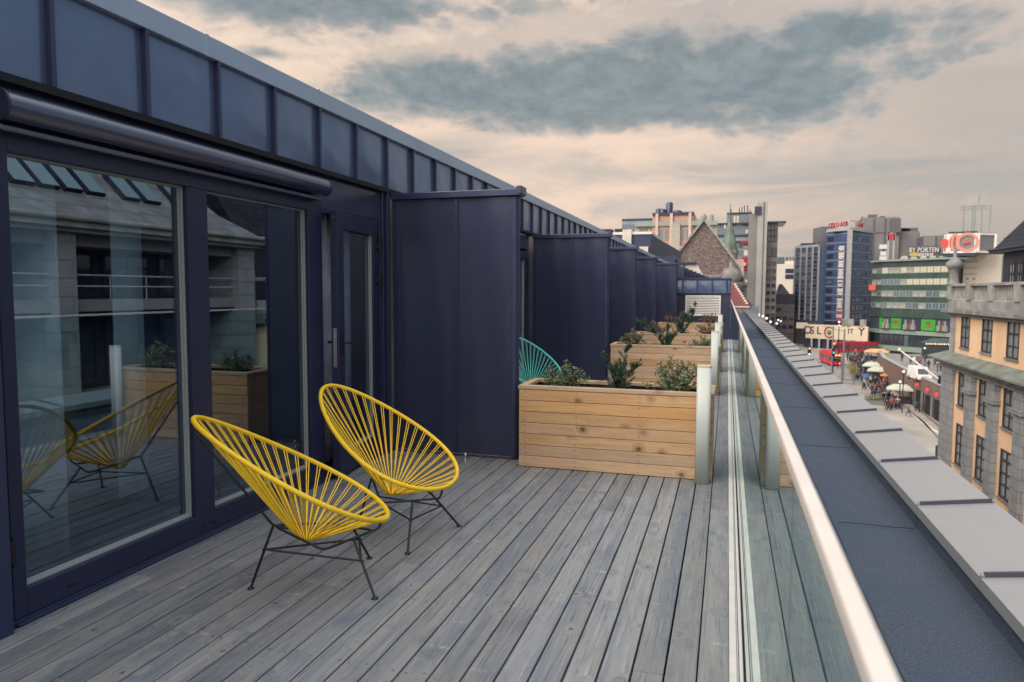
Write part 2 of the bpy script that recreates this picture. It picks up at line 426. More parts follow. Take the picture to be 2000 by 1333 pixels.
SIGNR = simple('red_sign_letters', (.42,.04,.06), .5)
SIGNW = emit('white_sign_light', (1.0,.88,.78), .58)
YELS = emit('yellow_sign_light', (1.0,.72,.18), .45)
GLOBE = emit('white_lamp_globe', (1.0,.95,.9), 1.1)
AMBER = emit('amber_lamp', (1.0,.5,.12), 1.4)
TEALL = emit('green_signal_light', (.05,.85,.75), 1.2)
REDS = emit('red_signal_light', (1.0,.10,.12), .7)
BANNER = simple('cream_banner', (.66,.55,.42), .8, var=.05)
INK = simple('dark_violet_ink', (.060,.030,.062), .7)
TYRE = simple('tyre_rubber', (.012,.012,.014), .8)
ASPH = simple('street_paving', (.33,.295,.265), .9, var=.22, vs=.09, bump=.1, bs=2)
ASPHD = simple('tram_rail_strip', (.13,.12,.125), .7)
PAVE = simple('plaza_paving', (.23,.215,.205), .9, var=.25, vs=.4)
BRICKW = bricks('red_brown_brickwork', (.215,.135,.115), (.255,.165,.14), (.16,.12,.11), 1, .6, .2, .02, 'sz', .85, .2)
CANVAS = simple('pale_canvas', (.52,.53,.45), .8)
HILL = simple('wooded_hill', (.050,.068,.075), .95, var=.3, vs=.02)
SKIN = simple('skin', (.45,.28,.21), .6); HAIR = simple('hair', (.035,.025,.02), .7)
COATS = {n: simple('coat_'+n, c, .8) for n, c in dict(navy=(.022,.024,.05), black=(.012,.012,.018), grey=(.14,.14,.15), red=(.42,.045,.05), white=(.55,.53,.5), blue=(.06,.12,.28), brown=(.10,.065,.045), teal=(.03,.13,.13), orange=(.6,.2,.05)).items()}
TROUS = simple('dark_trousers', (.025,.026,.045), .85)
# ================================================================== terrace
FX = -2.984          # plane of the glazed front
YEND = 22.9
# ---- deck (setting)
mb = MB(); pitch = .1246
for k in range(-1, 24):
    x1 = -.082 - k*pitch; x0 = x1 - pitch + .009
    if k == -1: x0 = -.082 + .006 - .0; x1 = .0415
    if k == 23: x0 = -2.972
    if x1 <= x0: continue
    y = -1.0 - rng.random()*2
    while y < YEND:
        L = .6*rng.choice((3,4,5,6,7,7))
        y1 = min(y+L, YEND)
        a, b = max(y, -1.0), y1
        if b > a+.02:
            dz = rng.uniform(-.0012, .0012)
            mb.box(x0, a+.0015, -.045+dz, x1, b-.0015, dz, 0, .05+.95*rng.random())
        y = y1
deck = mb.build('deck', [DECKW], bevel=.0015, seg=1); tag(deck, 'weathered grey timber boards of the roof terrace floor', 'deck', kind='structure')
mb = MB()
for k in range(0, 24):
    for j in range(1, 24):
        for e in (.022, .098):
            x = -.082 - k*pitch - e + rng.uniform(-.005,.005); y = j*.6 + .03 + rng.uniform(-.012,.012)
            if x > -2.95 and y < 9: mb.lathe((x,y,.0006), [(.0062,0),(.0058,.0012)], 6, 0)
scr = mb.build('deck_screws', [STEEL], deck)
mb = MB(); mb.box(-3.3, -1.0, -.108, .118, YEND, -.095); slab = mb.build('roof_slab', [SHADOWGAP]); tag(slab, 'dark roof slab under the terrace boards', 'roof', kind='structure')

# ---- the rooftop storey
bld = thing('rooftop_building', (FX, 6, 0), 'dark navy metal clad roof storey with tall glazed doors along the left of the deck', 'building')
def W(parent):      # children of this thing are written in world metres
    return Vector(parent.location)
def bpart(mb, name, mats, parent=bld, **kw):
    o = mb.build(name, mats, parent, **kw)
    base = Vector((0,0,0)); p = parent
    while p is not None: base += p.location; p = p.parent
    o.location = -base; return o
UNITS = [(-5.0, 0.0), (0.0, 0.0)]
PY = [5.88, 10.74, 14.1, 18.25, 22.35]
mb = MB()
wx = FX - .0; bk = FX - .30
mb.box(bk, -6, -.1, FX+.034, 2.205, 2.40)                  # pier at the near end
mb.box(bk, 2.205, 2.225, FX-.012, 4.756, 2.40)              # over the window
mb.box(bk, 4.756, 2.14, FX-.012, 5.70, 2.40)              # over the door
mb.box(bk, 5.70, -.1, FX-.004, 5.90, 2.40)
segs = [(5.90,PY[1]),(PY[1],PY[2]),(PY[2],PY[3]),(PY[3],YEND)]
for a, b in segs:
    w0 = a+.45; w1 = b-1.30
    mb.box(bk, a, -.1, FX-.012, w0, 2.40); mb.box(bk, w0, 2.225, FX-.012, w1, 2.40)
    mb.box(bk, w1, -.1, FX-.012, w1+.14, 2.40); mb.box(bk, w1+.14, 2.14, FX-.012, b-.22, 2.40); mb.box(bk, b-.22, -.1, FX-.012, b, 2.40)
mb.box(bk, YEND, -.1, FX-.012, 60, 2.40)
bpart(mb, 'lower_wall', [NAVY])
for bx in ((FX-.004, 5.725, 0.0, FX+.020, 5.745, 2.395), (FX-.004, 5.79, 0, FX+.036, 5.835, 2.40), (FX-.02, 2.12, .0, FX+.050, 2.20, 2.20)):
    mb = MB(); mb.box(*bx); bpart(mb, 'corner_trim', [NAVYTRIM], bevel=.004)
# upper cladding: pillowed trays between standing seams
mb = MB(); sp = .547
y = 3.055 - sp*17; n = 0
while y < 60:
    nu, nv = (8, 6) if y < 16 else (2, 2)
    amp = rng.uniform(.004,.010); tilt = rng.uniform(-.004,.004); tw = rng.uniform(-.004,.004)
    vs = []
    for j in range(nv+1):
        for i in range(nu+1):
            u, v = i/nu, j/nv
            bx = amp*math.sin(math.pi*u)*(.4+.6*math.sin(math.pi*min(1,v*1.1))) + tilt*(v-.5) + tw*(u-.5)*(v-.3)*2
            vs.append((FX+.012+bx, y+sp*u, 2.418+(2.865-2.418)*v))
    fs = [(j*(nu+1)+i, j*(nu+1)+i+1, (j+1)*(nu+1)+i+1, (j+1)*(nu+1)+i) for j in range(nv) for i in range(nu)]
    mb.add(vs, fs, 0, 0, True)
    mb.box(FX+.002, y-.012, 2.412, FX+.046, y+.012, 2.862, 1)
    y += sp
mb.box(bk, -6, 2.412, FX-.004, 60, 2.87, 0)
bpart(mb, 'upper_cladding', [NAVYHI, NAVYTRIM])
mb = MB(); mb.box(bk, -6, 2.392, FX+.045, 60, 2.412); mb.box(FX+.037, -6, 2.376, FX+.045, 60, 2.392); bpart(mb, 'drip_ledge', [SHADOWGAP])
mb = MB(); y = 5.84-1.17*10
while y < 60:
    mb.box(FX-.30, y+.0015, 2.858, FX+.050, y+1.17-.0015, 2.980, 0)
    mb.box(FX-.302, y-.016, 2.856, FX+.0525, y+.016, 2.9845, 0); y += 1.17
bpart(mb, 'fascia', [FASCIA], bevel=.004)
mb = MB(); mb.box(-14, -6, 2.80, FX-.30, 60, 2.94); bpart(mb, 'roof', [FELT])
mb = MB(); mb.box(-14, -14, -17, 1.60, 53.3, -.11); mb.box(-14, -6, -.1, -7.2, 60, 2.80); bpart(mb, 'lower_storeys', [CONC])
# window frame, glazing
def window_frame(y0, ym0, ym1, y1, parent=bld, z1=2.225):
    f = MB(); xf, xb = FX, FX-.075
    p0, p1 = y0+.065, y1-.165
    f.box(xb, y0, .030, xf, p0, z1); f.box(xb, ym0, .155, xf, ym1, z1-.135); f.box(xb, p1, .030, xf, y1, z1)
    f.box(xb, p0, .030, xf, p1, .155); f.box(xb, p0, z1-.135, xf, p1, z1)
    o = bpart(f, 'window_frame', [FRAME], parent, bevel=.004)
    g = MB(); g.box(xb-.02, y0-.01, -.02, xf+.006, y1+.01, .028); g.box(xf+.006, y0, .004, xf+.022, y1, .016)
    bpart(g, 'threshold', [NAVYTRIM], o, bevel=.002)
    for a, b in ((p0, ym0), (ym1, p1)):
        s = MB(); x0, x1 = FX-.056, FX-.030; zb, zt, w = .155, z1-.135, .020
        for q in (0, 1):
            xa, xb_ = (x0, x0+.011) if q == 0 else (x0+.0145, x1)
            ww = w if q == 0 else w*.62
            s.box(xa, b-ww, zb+.001, xb_, b-.001, zt-.001); s.box(xa, a+.001, zb+.001, xb_, a+ww*.5, zt-.001)
            s.box(xa, a+ww*.5, zb+.001, xb_, b-ww, zb+ww); s.box(xa, a+ww*.5, zt-ww*.5, xb_, b-ww, zt-.001)
        bpart(s, 'glazing_bead', [BEAD], o)
        q = MB(); q.box(FX-.062, a-.01, zb-.01, FX-.0565, b+.01, zt+.01); bpart(q, 'glass_pane', [PANE], o)
    return o
wf = window_frame(2.24, 3.358, 3.522, 4.745)
k = MB(); k.box(FX+.001, 2.215, .30, FX+.030, 2.236, .40); k.tube([(FX+.018,2.232,.28),(FX+.018,2.232,.42)], .009, 8); bpart(k, 'hinge', [BLACKM], wf)
for y in (2.50, 3.38, 3.47, 4.2):
    m = MB(); m.box(FX+.0002, y, .075, FX+.004, y+.05, .082); bpart(m, 'drain_cap', [SHADOWGAP], wf)
for a, b in segs: window_frame(a+.46, (a+b)/2-.55, (a+b)/2-.39, b-1.31)
# door: frame, then an outward opening leaf a few degrees ajar
df = MB(); df.box(FX-.075, 4.757, .0, FX-.006, 4.772, 2.14); df.box(FX-.075, 5.655, .0, FX-.006, 5.70, 2.14); df.box(FX-.075, 4.772, 2.095, FX-.006, 5.655, 2.14); df.box(FX-.08, 4.757, -.02, FX, 5.70, .025)
bpart(df, 'door_frame', [FRAME], bevel=.003)
def door(parent, loc, ang):
    d = MB(); w, th = .855, .062; z0, z1 = .035, 2.10
    # local: hinge at origin, leaf runs to -y
    d.box(-th, -.115, z0, 0, 0, z1); d.box(-th, -w, z0, 0, -w+.115, z1); d.box(-th, -w+.115, z0, 0, -.115, z0+.17); d.box(-th, -w+.115, z1-.125, 0, -.115, z1)
    o = d.build('door', [FRAME], parent, bevel=.003); o.location = loc; o.rotation_euler = (0,0,ang)
    s = MB()
    for q in (0,1):
        xa = -.040+.014*q; ww = .018-.006*q
        s.box(xa, -.115-ww, z0+.17, xa+.011, -.1155, z1-.1255); s.box(xa, -w+.1155, z0+.17, xa+.011, -w+.115+ww*.5, z1-.1255); s.box(xa, -w+.115+ww*.5, z0+.1705, xa+.011, -.115-ww, z0+.17+ww)
    s.build('glazing_bead', [BEAD], o)
    g = MB(); g.box(-.046, -w+.11, z0+.165, -.041, -.11, z1-.12); g.build('glass_pane', [PANE], o)
    l = MB(); l.box(-.045, -w-.0025, .90, -.017, -w-.0002, 1.205); l.box(-.04,-w-.006,1.10,-.022,-w-.002,1.125); l.box(-.04,-w-.005,1.0,-.024,-w-.002,1.05)
    for z in (.925, 1.175): l.lathe((-.031,-w-.0025,z), [(.004,-.003),(.004,.003)], 6)
    l.build('lock_plate', [STEEL], o)
    h = MB(); h.tube([(.001,-w+.055,1.09),(.048,-w+.055,1.09),(.055,-w+.065,1.09),(.055,-w+.175,1.088)], .0105, 8); h.box(.0003,-w+.032,.98,.008,-w+.078,1.16)
    h.build('handle', [BLACKM], o, bevel=.002)
    h = MB(); h.tube([(-th-.001,-w+.055,1.09),(-th-.048,-w+.055,1.09),(-th-.055,-w+.065,1.09),(-th-.055,-w+.175,1.088)], .0105, 8); h.box(-th-.008,-w+.032,.98,-th-.0003,-w+.078,1.16)
    h.build('handle', [BLACKM], o, bevel=.002)
    for z in (1.62, 1.92, .30):
        hg = MB(); hg.box(-.012,-.045,z-.055,.020,-.006,z+.0); hg.box(-.012,.006,z-.03,.022,.052,z+.03); hg.tube([(.018,0,z-.085),(.018,0,z+.085)], .011, 8)
        hg.build('hinge', [BLACKM], o, bevel=.002)
    pl = MB(); pl.lathe((-.03,-w-.002,2.06),[(.006,-.003),(.006,.003)],8); pl.build('bolt', [STEEL], o)
    return o
door(bld, Vector((FX+.004, 5.655, 0)) - bld.location, R(7.0))
for a, b in segs: door(bld, Vector((FX+.004, b-.222, 0)) - bld.location, R(0.0))
# room seen through the glass
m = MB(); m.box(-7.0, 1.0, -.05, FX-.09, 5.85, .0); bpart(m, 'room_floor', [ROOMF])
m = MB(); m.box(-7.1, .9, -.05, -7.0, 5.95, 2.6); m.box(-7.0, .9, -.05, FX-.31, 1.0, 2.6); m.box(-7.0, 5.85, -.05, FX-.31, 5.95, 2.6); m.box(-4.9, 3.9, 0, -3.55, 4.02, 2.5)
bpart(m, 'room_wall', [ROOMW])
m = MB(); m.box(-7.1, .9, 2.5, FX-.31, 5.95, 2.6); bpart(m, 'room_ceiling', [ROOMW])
def curtain(name, x, y0, y1, z0, z1, mat, label, wave=.018, folds=26):
    n = max(24, int((y1-y0)*90)); vs = []; fs = []
    for i in range(n+1):
        u = i/n; xx = x + wave*math.sin(u*(y1-y0)*folds) + wave*.4*math.sin(u*(y1-y0)*folds*2.3+1)
        vs += [(xx, y0+u*(y1-y0), z0), (xx*.9985, y0+u*(y1-y0)*.995, z1)]
    for i in range(n): fs.append((2*i, 2*i+2, 2*i+3, 2*i+1))
    b = MB(); b.add(vs, fs, 0, 0, True); o = b.build(name, [mat])
    so = o.modifiers.new('cloth', 'SOLIDIFY'); so.thickness = .003
    tag(o, label, 'curtain'); return o
curtain('curtain', -3.30, 2.30, 2.78, .02, 2.42, SHEER, 'wide pale sheer curtain behind the near end of the window glass', .012, 18)
curtain('curtain', -3.32, 3.13, 3.37, .30, 2.42, SHEER, 'narrow pale curtain behind the middle of the nearer window pane', .012, 18)
curtain('curtain', -3.13, 4.76, 5.42, .10, 2.42, DRAPE, 'grey drape hanging inside the doorway that stands ajar', .03, 34)
m = MB(); m.obox((-3.72, 4.36, .66), (.26,.03,.36), Matrix.Rotation(R(0),3,'Z') @ Matrix.Rotation(R(-24),3,'Y') @ Matrix.Rotation(R(90),3,'Z'))
t = thing('lounge_chair', (-3.72, 4.42, 0), 'black lounge chair leaning back inside the room behind the glass', 'chair')
b = MB(); b.obox((-.12,0,.62), (.025,.22,.36), Matrix.Rotation(R(-22),3,'Y')); b.build('backrest', [BLACKM], t, bevel=.02)
b = MB(); b.obox((.16,0,.33), (.26,.22,.035), Matrix.Rotation(R(-6),3,'Y')); b.build('seat', [BLACKM], t, bevel=.02)
for x, y in ((-.1,-.2),(-.1,.2),(.36,-.2),(.36,.2)):
    b = MB(); b.tube([(x,y,0),(x*.9,y*.95,.32)], .012, 6); b.build('leg', [BLACKM], t)
t.rotation_euler = (0,0,R(-78))
# awning over the window
aw = thing('retractable_awning', (FX, 3.4, 2.27), 'round dark blue awning cassette above the wide window', 'awning')
prof = [(.058*math.cos(a)*.92, .062*math.sin(a)) for a in [2*math.pi*i/28 for i in range(28)]]
xc, zc = FX+.070, 2.268
m = MB(); n = len(prof); y0, y1 = 2.235, 4.70
vs = [(xc+px, y0, zc+pz) for px, pz in prof] + [(xc+px, y1, zc+pz) for px, pz in prof]
m.add(vs, [(i, n+i, n+(i+1)%n, (i+1)%n) for i in range(n)], 0, 0, True)
def awpart(mb, nm, mt, **k):
    o = mb.build(nm, mt, aw, **k); o.location = -aw.location; return o
awpart(m, 'cassette', [AWNM])
for ya, yb in ((y0-.012, y0), (y1, y1+.012)):
    m = MB(); vs = [(xc+px*1.06, ya, zc+pz*1.06) for px, pz in prof] + [(xc+px*1.06, yb, zc+pz*1.06) for px, pz in prof]
    m.add(vs, [tuple(range(n)), tuple(range(n,2*n))[::-1]] + [(i,(i+1)%n,n+(i+1)%n,n+i) for i in range(n)]); awpart(m, 'end_cap', [FRAME])
m = MB(); m.box(FX+.002, y0, 2.165, FX+.060, y1-.04, 2.192); awpart(m, 'front_bar', [AWNM], bevel=.006)
for y in (2.6, 3.45, 4.3):
    m = MB(); m.box(FX-.010, y, 2.235, FX+.03, y+.05, 2.31); awpart(m, 'bracket', [FRAME])

# ---- partition screens
plab = ['tall navy metal screen wall beside the nearest planter', 'navy metal screen wall behind the turquoise chair', 'navy screen wall third from the front, partly behind two nearer ones', 'narrow strip of navy screen wall fourth from the front', 'farthest navy screen wall next to the louvred block']
for i, y in enumerate(PY):
    xr = -1.746 if i < 4 else -1.50; xl = FX+.037 if i else FX+.037
    t = thing('screen_wall', (xl, y, 0), plab[i], 'screen wall', 'navy screen walls between the terraces')
    def tp(mb, nm, mt, **k):
        o = mb.build(nm, mt, t, **k); o.location = -t.location; return o
    m = MB()
    nu, nv = 22, 24; vs = []
    for j in range(nv+1):
        for q in range(nu+1):
            u, v = q/nu, j/nv; x = xl + (xr-.05-xl)*u
            bow = .004*math.sin(u*9.0)*math.sin(v*3.1+1) + .0025*math.sin(u*23+v*5)
            vs.append((x, y+bow, .03+2.285*v))
    m.add(vs, [(a*(nu+1)+b, a*(nu+1)+b+1, (a+1)*(nu+1)+b+1, (a+1)*(nu+1)+b) for a in range(nv) for b in range(nu)], 0, 0, True)
    m.box(xl, y+.012, .03, xr-.05, y+.10, 2.315)
    tp(m, 'panel', [NAVY])
    for x in (xl+.055, -2.324):
        s = MB(); s.box(x-.006, y-.018, .03, x+.006, y+.012, 2.312); s.box(x+.006, y-.012, .03, x+.022, y-.0075, 2.312); tp(s, 'seam', [NAVYTRIM], bevel=.002)
    s = MB(); pts = [(xr-.048, y+.10), (xr-.048, y-.010)]
    pts += [(xr-.048+.048*math.sin(a), y+.040-.050*math.cos(a)) for a in [R(12*q) for q in range(0,16)]]
    s.prism([(xr-.05,y+.095)] + [(xr-.05,y-.008)] + [(xr-.05+.05*math.sin(R(15*q)), y+.042-.05*math.cos(R(15*q))) for q in range(1,12)], .012, 2.315)
    tp(s, 'end_post', [NAVYTRIM], bevel=.003)
    s = MB(); s.box(xl, y-.035, 2.317, xr+.022, y+.125, 2.376); s.box(xr-.01, y-.037, 2.33, xr+.036, y+.127, 2.40)
    tp(s, 'cap', [NAVYTRIM], bevel=.006)
t = thing('door_stop', (-2.177, 5.72, 0), 'small steel door stop pin standing on the deck', 'door stop')
b = MB(); b.lathe((0,0,0), [(.016,0),(.016,.005),(.0075,.008),(.0075,.05)], 12); b.build('pin', [STEEL], t)
b = MB(); b.lathe((0,0,.05), [(.011,0),(.011,.018),(.008,.022)], 12); b.build('rubber_tip', [WHITE], t)

# ---- glass balustrade
GX = .106
bal = thing('glass_balustrade', (GX, 10, 0), 'frameless glass balustrade with thin pale metal handrail along the deck edge', 'balustrade')
def gp(mb, nm, mt, **k):
    o = mb.build(nm, mt, bal, **k); o.location = -bal.location; return o
m = MB(); m.box(.0425, -1, -.03, .0715, YEND-.01, .012); m.box(.0719, -1, -.03, .096, YEND-.01, .004); m.box(.1165, -1, -.03, .16, YEND-.01, .014); gp(m, 'base_track', [ALU], bevel=.002)
m = MB(); m.box(.0780, -1, .0042, .0810, YEND-.01, .0060); m.box(.0955, -1, .0042, .0985, YEND-.01, .009); gp(m, 'rubber_gasket', [SEAMM])
y = -.9
while y < YEND-.1:
    y1 = min(y+2.0, YEND-.02); m = MB(); m.box(GX-.0055, y+.006, -.02, GX+.0055, y1-.006, 1.234); gp(m, 'glass_pane', [BALGLASS]); y = y1
m = MB(); y = -1.0
while y < YEND-.1:
    y1 = min(y+3.07, YEND-.01); m.box(GX-.0103, y+.0008, 1.226, GX+.0083, y1-.0008, 1.248); y = y1
gp(m, 'handrail', [RAIL], bevel=.003)

# ---- felt strip and parapet
m = MB(); zf = -.03
m.box(.12, -1.5, -.11, 1.23, 53, zf-.006)
for j, (x0, x1, dz) in enumerate(((.165, .745, 0.0), (.70, 1.215, .0045))):
    y = -1.5 - .9*j
    q = 0
    while y < 53:
        y1 = min(y + 2.45, 53); e = .0016*(q % 2)
        m.box(x0, max(y,-1.5), zf-.004+dz+e, x1, y1+.05, zf+dz+e, 0); y = y1; q += 1
felt = m.build('roof', [FELT]); tag(felt, 'blue grey mineral felt strip between balustrade and parapet', 'roof', kind='structure')
m = MB(); y = -1.5; pts = []
for i in range(500):
    pts.append((.703 + .006*math.sin(i*.23) + .004*math.sin(i*.71+1) + rng.uniform(-.0012,.0012), -1.2+i*.108, zf+.0052))
m.tube(pts, .0026, 5)
for j, (x0, x1, off) in enumerate(((.165,.70,0),(.705,1.19,-.9))):
    y = -1.5 + off + 2.45
    while y < 52:
        p = [(x0+(x1-x0)*u, y+.05+.006*math.sin(u*9+y)+rng.uniform(-.002,.002), zf+.0058+.003*j) for u in [i/14 for i in range(15)]]
        if j == 1: p = p[1:] + [(1.200, y+.05, .09)]
        m.tube(p, .0023, 5); y += 2.45
laps = m.build('roof_lap_seams', [SEAMF], felt)
par = thing('parapet_wall', (1.4, 20, 0), 'low parapet with sloping zinc coping sheets along the roof edge', 'parapet')
def pp(mb, nm, mt, **k):
    o = mb.build(nm, mt, par, **k); o.location = -par.location; return o
m = MB(); m.add([(1.21,-1.5,-.1),(1.59,-1.5,-.1),(1.59,-1.5,.165),(1.21,-1.5,.13),(1.21,53,-.1),(1.59,53,-.1),(1.59,53,.165),(1.21,53,.13)], [(0,1,2,3),(4,7,6,5),(0,4,5,1),(1,5,6,2),(2,6,7,3),(3,7,4,0)]); pp(m, 'wall', [FELT])
# sheet: local origin at the seam; slopes down to the roof side
m = MB(); L = 1.18; xi, xo, zi, zo = -.218, .212, .148-.17, .205-.17
e = .0015
m.add([(xi,e,zi),(xo,e,zo),(xo,L-e,zo),(xi,L-e,zi),(xi,e,zi-.062),(xi,L-e,zi-.062),(xo,e,zo-.075),(xo,L-e,zo-.075),(xi+.012,e,zi-.066),(xi+.012,L-e,zi-.066)],
    [(0,1,2,3),(0,3,5,4),(1,6,7,2),(4,5,9,8)], 0)
sheet = m.build('coping_sheet', [COPING], par)
sheet.location = Vector((1.4, 3.773-1.18*5, .17)) - par.location
s = MB(); h = .021
s.add([(xi+.004,-.012,zi+.001),(xo-.006,-.012,zo+.001),(xo-.006,.012,zo+.001),(xi+.004,.012,zi+.001),(xi+.022,-.010,zi+h+.002),(xo-.016,-.010,zo+h),(xo-.016,.010,zo+h),(xi+.022,.010,zi+h+.002)],
    [(0,3,2,1),(4,5,6,7),(0,1,5,4),(1,2,6,5),(2,3,7,6),(3,0,4,7)])
seam = s.build('standing_seam', [SEAMM], sheet)
c = MB()
for x, z in ((xi+.010, zi), (xo-.010, zo)): c.obox((x,-.004,z+.012), (.007,.011,.005), Matrix.Rotation(R(20),3,'X') @ Matrix.Rotation(R(25),3,'Y'))
clip = c.build('seam_clip', [CLIPM], sheet)
for k in range(1, 46):
    a = sheet.copy(); COL.objects.link(a); a.parent = par; a.location = Vector((1.4, 3.773-1.18*5+1.18*k, .17)) - par.location
    for src in (seam, clip):
        b = src.copy(); COL.objects.link(b); b.parent = a

# ---- planter boxes and posts
def planter(x0, x1, y0, y1, z1, label):
    t = thing('planter_box', ((x0+x1)/2, (y0+y1)/2, 0), label, 'planter', 'pine planter boxes down the terrace')
    def tp(mb, nm, mt, **k):
        o = mb.build(nm, mt, t, **k); o.location = -t.location; return o
    hb = (z1-.036)/7
    for nm, (a0,b0,a1,b1), mt in (('front_boards', (x0,y0,x1,y0+.03), PINE), ('back_boards', (x0,y1-.03,x1,y1), PINE)):
        m = MB()
        for k in range(7): m.box(a0+rng.uniform(0,.002), b0+rng.uniform(-.0012,.0012), .004+k*hb+.002, a1, b1, .004+(k+1)*hb-.002, 0, .05+.95*rng.random())
        tp(m, nm, [mt], bevel=.003)
    m = MB()
    for k in range(7):
        for fx in (.035, .31, .64, .93):
            for fz in (.25, .75):
                xx, zz = x0+(x1-x0)*fx+rng.uniform(-.006,.006), .004+(k+fz)*hb
                m.tube([(xx,y0+.004,zz),(xx,y0-.0022,zz)], .0042, 6)
    tp(m, 'nails', [REDT])
    for nm, xa, xb in (('side_boards', x0+.001, x0+.03), ('side_boards', x1-.03, x1-.001)):
        m = MB()
        for k in range(7): m.box(xa, y0+.031, .004+k*hb+.0015, xb, y1-.031, .004+(k+1)*hb-.0015, 0, .05+.95*rng.random())
        tp(m, nm, [PINE], bevel=.003)
    m = MB(); z0 = z1-.030; w = .062
    m.box(x0-.006, y0-.006, z0, x1+.006, y0+w, z1, 0, .3); m.box(x0-.006, y1-w, z0, x1+.006, y1+.006, z1, 0, .6); m.box(x0-.006, y0+w+.001, z0+.001, x0+w, y1-w-.001, z1+.001, 0, .8); m.box(x1-w, y0+w+.001, z0+.001, x1+.006, y1-w-.001, z1+.001, 0, .5)
    tp(m, 'rim', [PINEC], bevel=.003)
    m = MB()
    for a in ((x0+w-.012,y0+w-.012,x1-w+.012,y0+w-.006),(x0+w-.012,y1-w+.006,x1-w+.012,y1-w+.012),(x0+w-.012,y0+w-.006,x0+w-.006,y1-w+.006),(x1-w+.006,y0+w-.006,x1-w+.012,y1-w+.006)):
        m.box(a[0],a[1],.4,a[2],a[3],z1-.032)
    tp(m, 'liner', [LINER])
    m = MB(); nx, ny = 30, 10; vs = []
    for j in range(ny+1):
        for i in range(nx+1):
            vs.append((x0+.05+(x1-x0-.10)*i/nx, y0+.05+(y1-y0-.10)*j/ny, z1-.105+rng.uniform(-.014,.014)))
    m.add(vs, [(j*(nx+1)+i, j*(nx+1)+i+1, (j+1)*(nx+1)+i+1, (j+1)*(nx+1)+i) for j in range(ny) for i in range(nx)], 0, 0, True)
    tp(m, 'soil', [SOIL]); return t
PLY = [5.686, 10.58, 13.62, 18.2]
for y, l in zip(PLY, ('nearest pine planter box of seven boards with three shrubs', 'second pine planter box in front of the screen wall, holding a forked conifer', 'third pine planter box down the deck, mostly hidden by the second', 'farthest pine planter box before the louvred block')):
    planter(-1.676, -.085, y, y+.53, .70, l)
    first = y == PLY[0]
    t = thing('metal_post', (-.158, y-.075, 0), {5.686:'nearest pale grey green metal post at the corner of the first planter', 10.58:'pale metal post in front of the second planter', 13.62:'third pale metal post down the deck', 18.2:'farthest pale metal post below the louvre'}[y], 'post', 'pale metal posts at the planter corners')
    b = MB(); b.prism(rounded(.108, .075, .03), .004, .918); o = b.build('shaft', [POSTM], t)
    o.data.polygons.foreach_set('use_smooth', [len(p.vertices) == 4 for p in o.data.polygons])
    b = MB(); b.prism(rounded(.112, .079, .031), .9185, .93); b.build('cap', [CREAM], t)
    b = MB(); b.prism(rounded(.118, .085, .033), 0.0005, .004); b.build('foot', [STEEL], t)
# ---- end block with louvre
eb = thing('louvre_block', (-.8, YEND, 0), 'low navy metal block with a white louvre closing the end of the terrace', 'building')
def ep(mb, nm, mt, parent=eb, **k):
    o = mb.build(nm, mt, parent, **k); o.location = -eb.location if parent is eb else Vector((0,0,0)); return o
m = MB(); m.box(FX+.05, YEND, -.05, .094, YEND+6, 1.43); ep(m, 'wall', [NAVY])
m = MB(); vs = []; xs = [-1.66, -1.36, -.92, -.46, -.02, .094]
m.box(-1.66, YEND+.03, 1.44, .075, YEND+6, 1.86)
for a, b in zip(xs[:-1], xs[1:]):
    nu = 8; v = []
    for j in range(5):
        for i in range(nu+1):
            u = i/nu; v.append((a+(b-a)*u, YEND+.02-.020*math.sin(math.pi*u)*math.sin(math.pi*j/4)+.02*(u-.5), 1.452+.41*j/4))
    m.add(v, [(j*(nu+1)+i, j*(nu+1)+i+1, (j+1)*(nu+1)+i+1, (j+1)*(nu+1)+i) for j in range(4) for i in range(nu)], 0, 0, True)
    m.box(a-.012, YEND-.03, 1.452, a+.012, YEND+.03, 1.862, 1)
ep(m, 'upper_cladding', [NAVYHI, NAVYTRIM])
m = MB(); m.box(-1.68, YEND-.07, 1.432, .12, YEND+6, 1.452); m.box(-1.68, YEND-.06, 1.864, .12, YEND+6, 1.915); ep(m, 'cap', [NAVYTRIM], bevel=.004)
m = MB(); x0, x1, z0, z1 = -1.27, -.20, .73, 1.375
for a in ((x0,z0,x0+.045,z1),(x1-.045,z0,x1,z1),(x0+.045,z0,x1-.045,z0+.045),(x0+.045,z1-.045,x1-.045,z1)): m.box(a[0], YEND-.055, a[1], a[2], YEND-.005, a[3])
lv = ep(m, 'vent', [WHITE])
m = MB(); z = z0+.06
while z < z1-.05:
    m.obox(((x0+x1)/2, YEND-.035, z), ((x1-x0)/2-.046, .022, .0035), Matrix.Rotation(R(44),3,'X')); z += .051
m.box(x0+.04, YEND-.012, z0+.04, x1-.04, YEND-.004, z1-.04, 1)
ep(m, 'louvre_slats', [WHITE, SHADOWGAP], lv)
